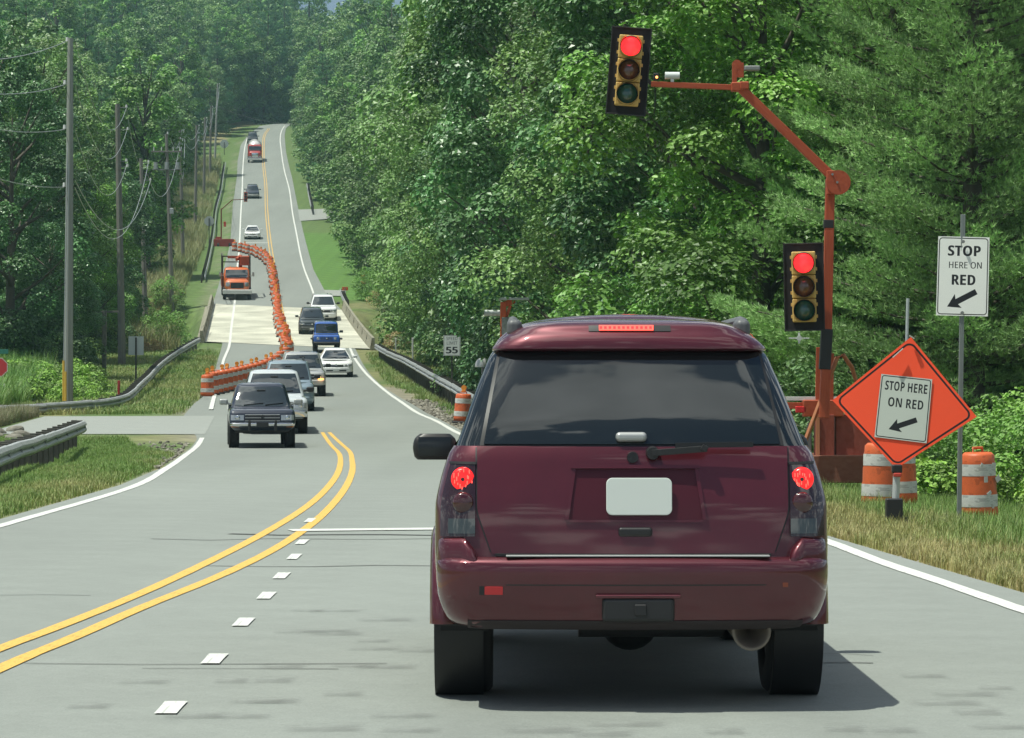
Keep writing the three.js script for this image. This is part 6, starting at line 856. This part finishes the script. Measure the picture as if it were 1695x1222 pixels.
const p1 = pole('tallest nearest grey utility pole with yellow guards on its guy wires', 112.5, 660, 116, 63, 117, 0.17, { pins: [[0.99, -0.12], [0.875, -0.2], [0.755, -0.2], [0.6, -0.2]], mat: std([0.36, 0.38, 0.345], 0.8, 0, { map: woodTex }) });
const p2 = pole('second utility pole, dark, right of the tallest one', 202, 602, 194, 172, 169, 0.20, { pins: [[0.985, 0.5], [0.90, 0.55], [0.78, 0.45], [0.76, 0.5]] });
const p3 = pole('third utility pole, thinner, standing at the edge of the straw grass', 243, 553, 233, 262, 204, 0.18, { pins: [[0.98, 0.5], [0.9, 0.6], [0.84, 0.5], [0.78, 0.55]] });
const p4 = pole('fourth utility pole carrying a rack of grey transformers', 285, 510, 275, 222, 233, 0.17, { arm: 0.90, pins: [[1.0, 0.1]], box: 0.56 });
const p5 = pole('fifth utility pole, short and dark, behind the transformer pole', 303, 430, 297, 203, 290, 0.17, { pins: [[0.99, 0.4], [0.93, 0.4], [0.88, 0.45]] });
const p6 = pole('sixth utility pole beside the straw slope', 322.5, 366, 325, 207, 352, 0.18, { pins: [[0.99, 0.3], [0.92, 0.3], [0.85, 0.3]] });
const p7 = pole('seventh utility pole high on the slope', 337, 326, 339, 194, 408, 0.18, {});
const p8 = pole('eighth utility pole below the hilltop', 347, 293, 349, 175, 452, 0.18, {});
const p9 = pole('farthest pale utility pole leaning slightly at the hilltop', 355, 272, 360, 138, 485, 0.17, { mat: std([0.30, 0.31, 0.29], 0.85), pins: [[0.99, 0.3]] });
part('wire_guard', [bar(at(105, 664, 116.6), at(105, 597, 116.6), 0.045), bar(at(108.3, 664, 116.4), at(108.3, 615, 116.4), 0.045)], std([0.66, 0.42, 0.06], 0.5), p1.t).position.sub(p1.t.position);
part('guy_wire', [bar(at(105, 600, 116.6), at(114, 110, 117), 0.018), bar(at(108.3, 616, 116.4), at(115, 180, 117), 0.015)], M.wire, p1.t).position.sub(p1.t.position);
let wireCount = 0;
function wire(a, b, sag, r, mat, label, group) { const P = []; for (let i = 0; i <= 16; i++) { const t = i / 16, p = a.clone().lerp(b, t); p.y -= sag * 4 * t * (1 - t); P.push(p); } const g = tube(P, P.map(() => r), 5); solo('power_line', g, mat, label, 'power line', group); }
const far0 = (y, z) => at(-60, y, z);
for (const [f, y, w] of [[0.99, 87, 'top'], [0.875, 134, 'second'], [0.755, 180, 'third'], [0.6, 250, 'lowest']]) wire(at(-90, y + 10, 100), p1.at(f, -0.2), 0.3, 0.016, M.wire, w + ' bright wire running left from the tallest utility pole');
[[0.99, 0.985, 'top'], [0.875, 0.90, 'second'], [0.755, 0.78, 'third']].forEach(([f, g, w]) => wire(p1.at(f, 0.2), p2.at(g, 0.5), 2.2, 0.014, M.wire, w + ' wire sagging between the tallest pole and the second pole'));
wire(p1.at(0.62, 0.2), p3.at(0.9, 0.6), 2.6, 0.02, M.wire, 'heavier cable hanging in a deep bow across the second pole');
wire(p1.at(0.60, 0.2), p3.at(0.98, 0.5), 3.4, 0.02, M.wire, 'lower heavy cable hanging in a deep bow across the second pole');
wire(p3.at(0.93, 0.4), p4.at(0.9, 0.9), 2.4, 0.02, M.wire, 'cable sagging between the third pole and the transformer pole');
wire(p4.at(0.88, 1.0), p5.at(0.93, 0.5), 3.0, 0.022, M.wire, 'cable hanging in a narrow bow right of the transformer pole');
wire(p4.at(0.98, 0.3), p5.at(0.99, 0.5), 1.5, 0.018, M.wire, 'upper cable right of the transformer pole');
wire(p2.at(0.98, 0.5), p3.at(0.98, 0.5), 1.5, 0.014, M.wire, 'wire between the tops of the second and third poles');
[[p4, p5], [p5, p6], [p6, p7], [p7, p8], [p8, p9]].forEach(([a, b], i) => { for (const f of [0.98, 0.9]) wire(a.at(f, 0.3), b.at(f, 0.3), 1.4, 0.02, M.wire, 'wire climbing the slope between the far utility poles', 'wires between the far utility poles'); });
wire(at(345, 196, 470), at(640, 170, 520), 2, 0.022, M.wireDark, 'dark wire crossing high over the road at the hilltop');
wire(p9.at(0.72), at(660, 172, 440), 3, 0.022, M.wireDark, 'dark wire crossing the road above the red tank truck');
// timber frame left
{ const t = thing('timber_frame', 'weathered timber frame of two rails on posts between the first two utility poles', 'fence'), d = 154, A = (x, y) => at(x, y, d); const wm = std([0.23, 0.23, 0.20], 0.9, 0, { map: woodTex }); part('post', [beam(A(172, 640), A(173, 514), 0.24, 0.2)], M.pole, t); part('post', [beam(A(112, 640), A(113, 514), 0.24, 0.2)], M.pole, t); part('rail', beam(A(104, 517), A(196, 516), 0.16, 0.10), wm, t); part('rail', beam(A(104, 557), A(174, 556), 0.13, 0.10), wm, t); }
// boulders by the left edge
{ const Rr = rng(71); let first; for (let i = 0; i < 5; i++) { const g0 = new THREE.IcosahedronGeometry(0.5, 2), p = g0.attributes.position; for (let k = 0; k < p.count; k++) { const s = 0.75 + 0.5 * vnoise(p.getX(k) * 2.2 + i * 9, p.getY(k) * 2.2, p.getZ(k) * 2.2); p.setXYZ(k, p.getX(k) * s, p.getY(k) * s * 0.7, p.getZ(k) * s); } g0.computeVertexNormals(); const d = 82 + Rr() * 8, X = px2X(-20 + Rr() * 100, d), s = 0.3 + 0.3 * Rr(); const m = solo('boulder', g0, M.gravel, 'grey stone lying below the guardrails at the left edge', 'stone', 'stones between the two left guardrails'); m.position.set(X, groundY(X, d) + 0.02, -d); m.scale.setScalar(s); m.rotation.y = Rr() * 6; } }
renderer.render(scene, camera);
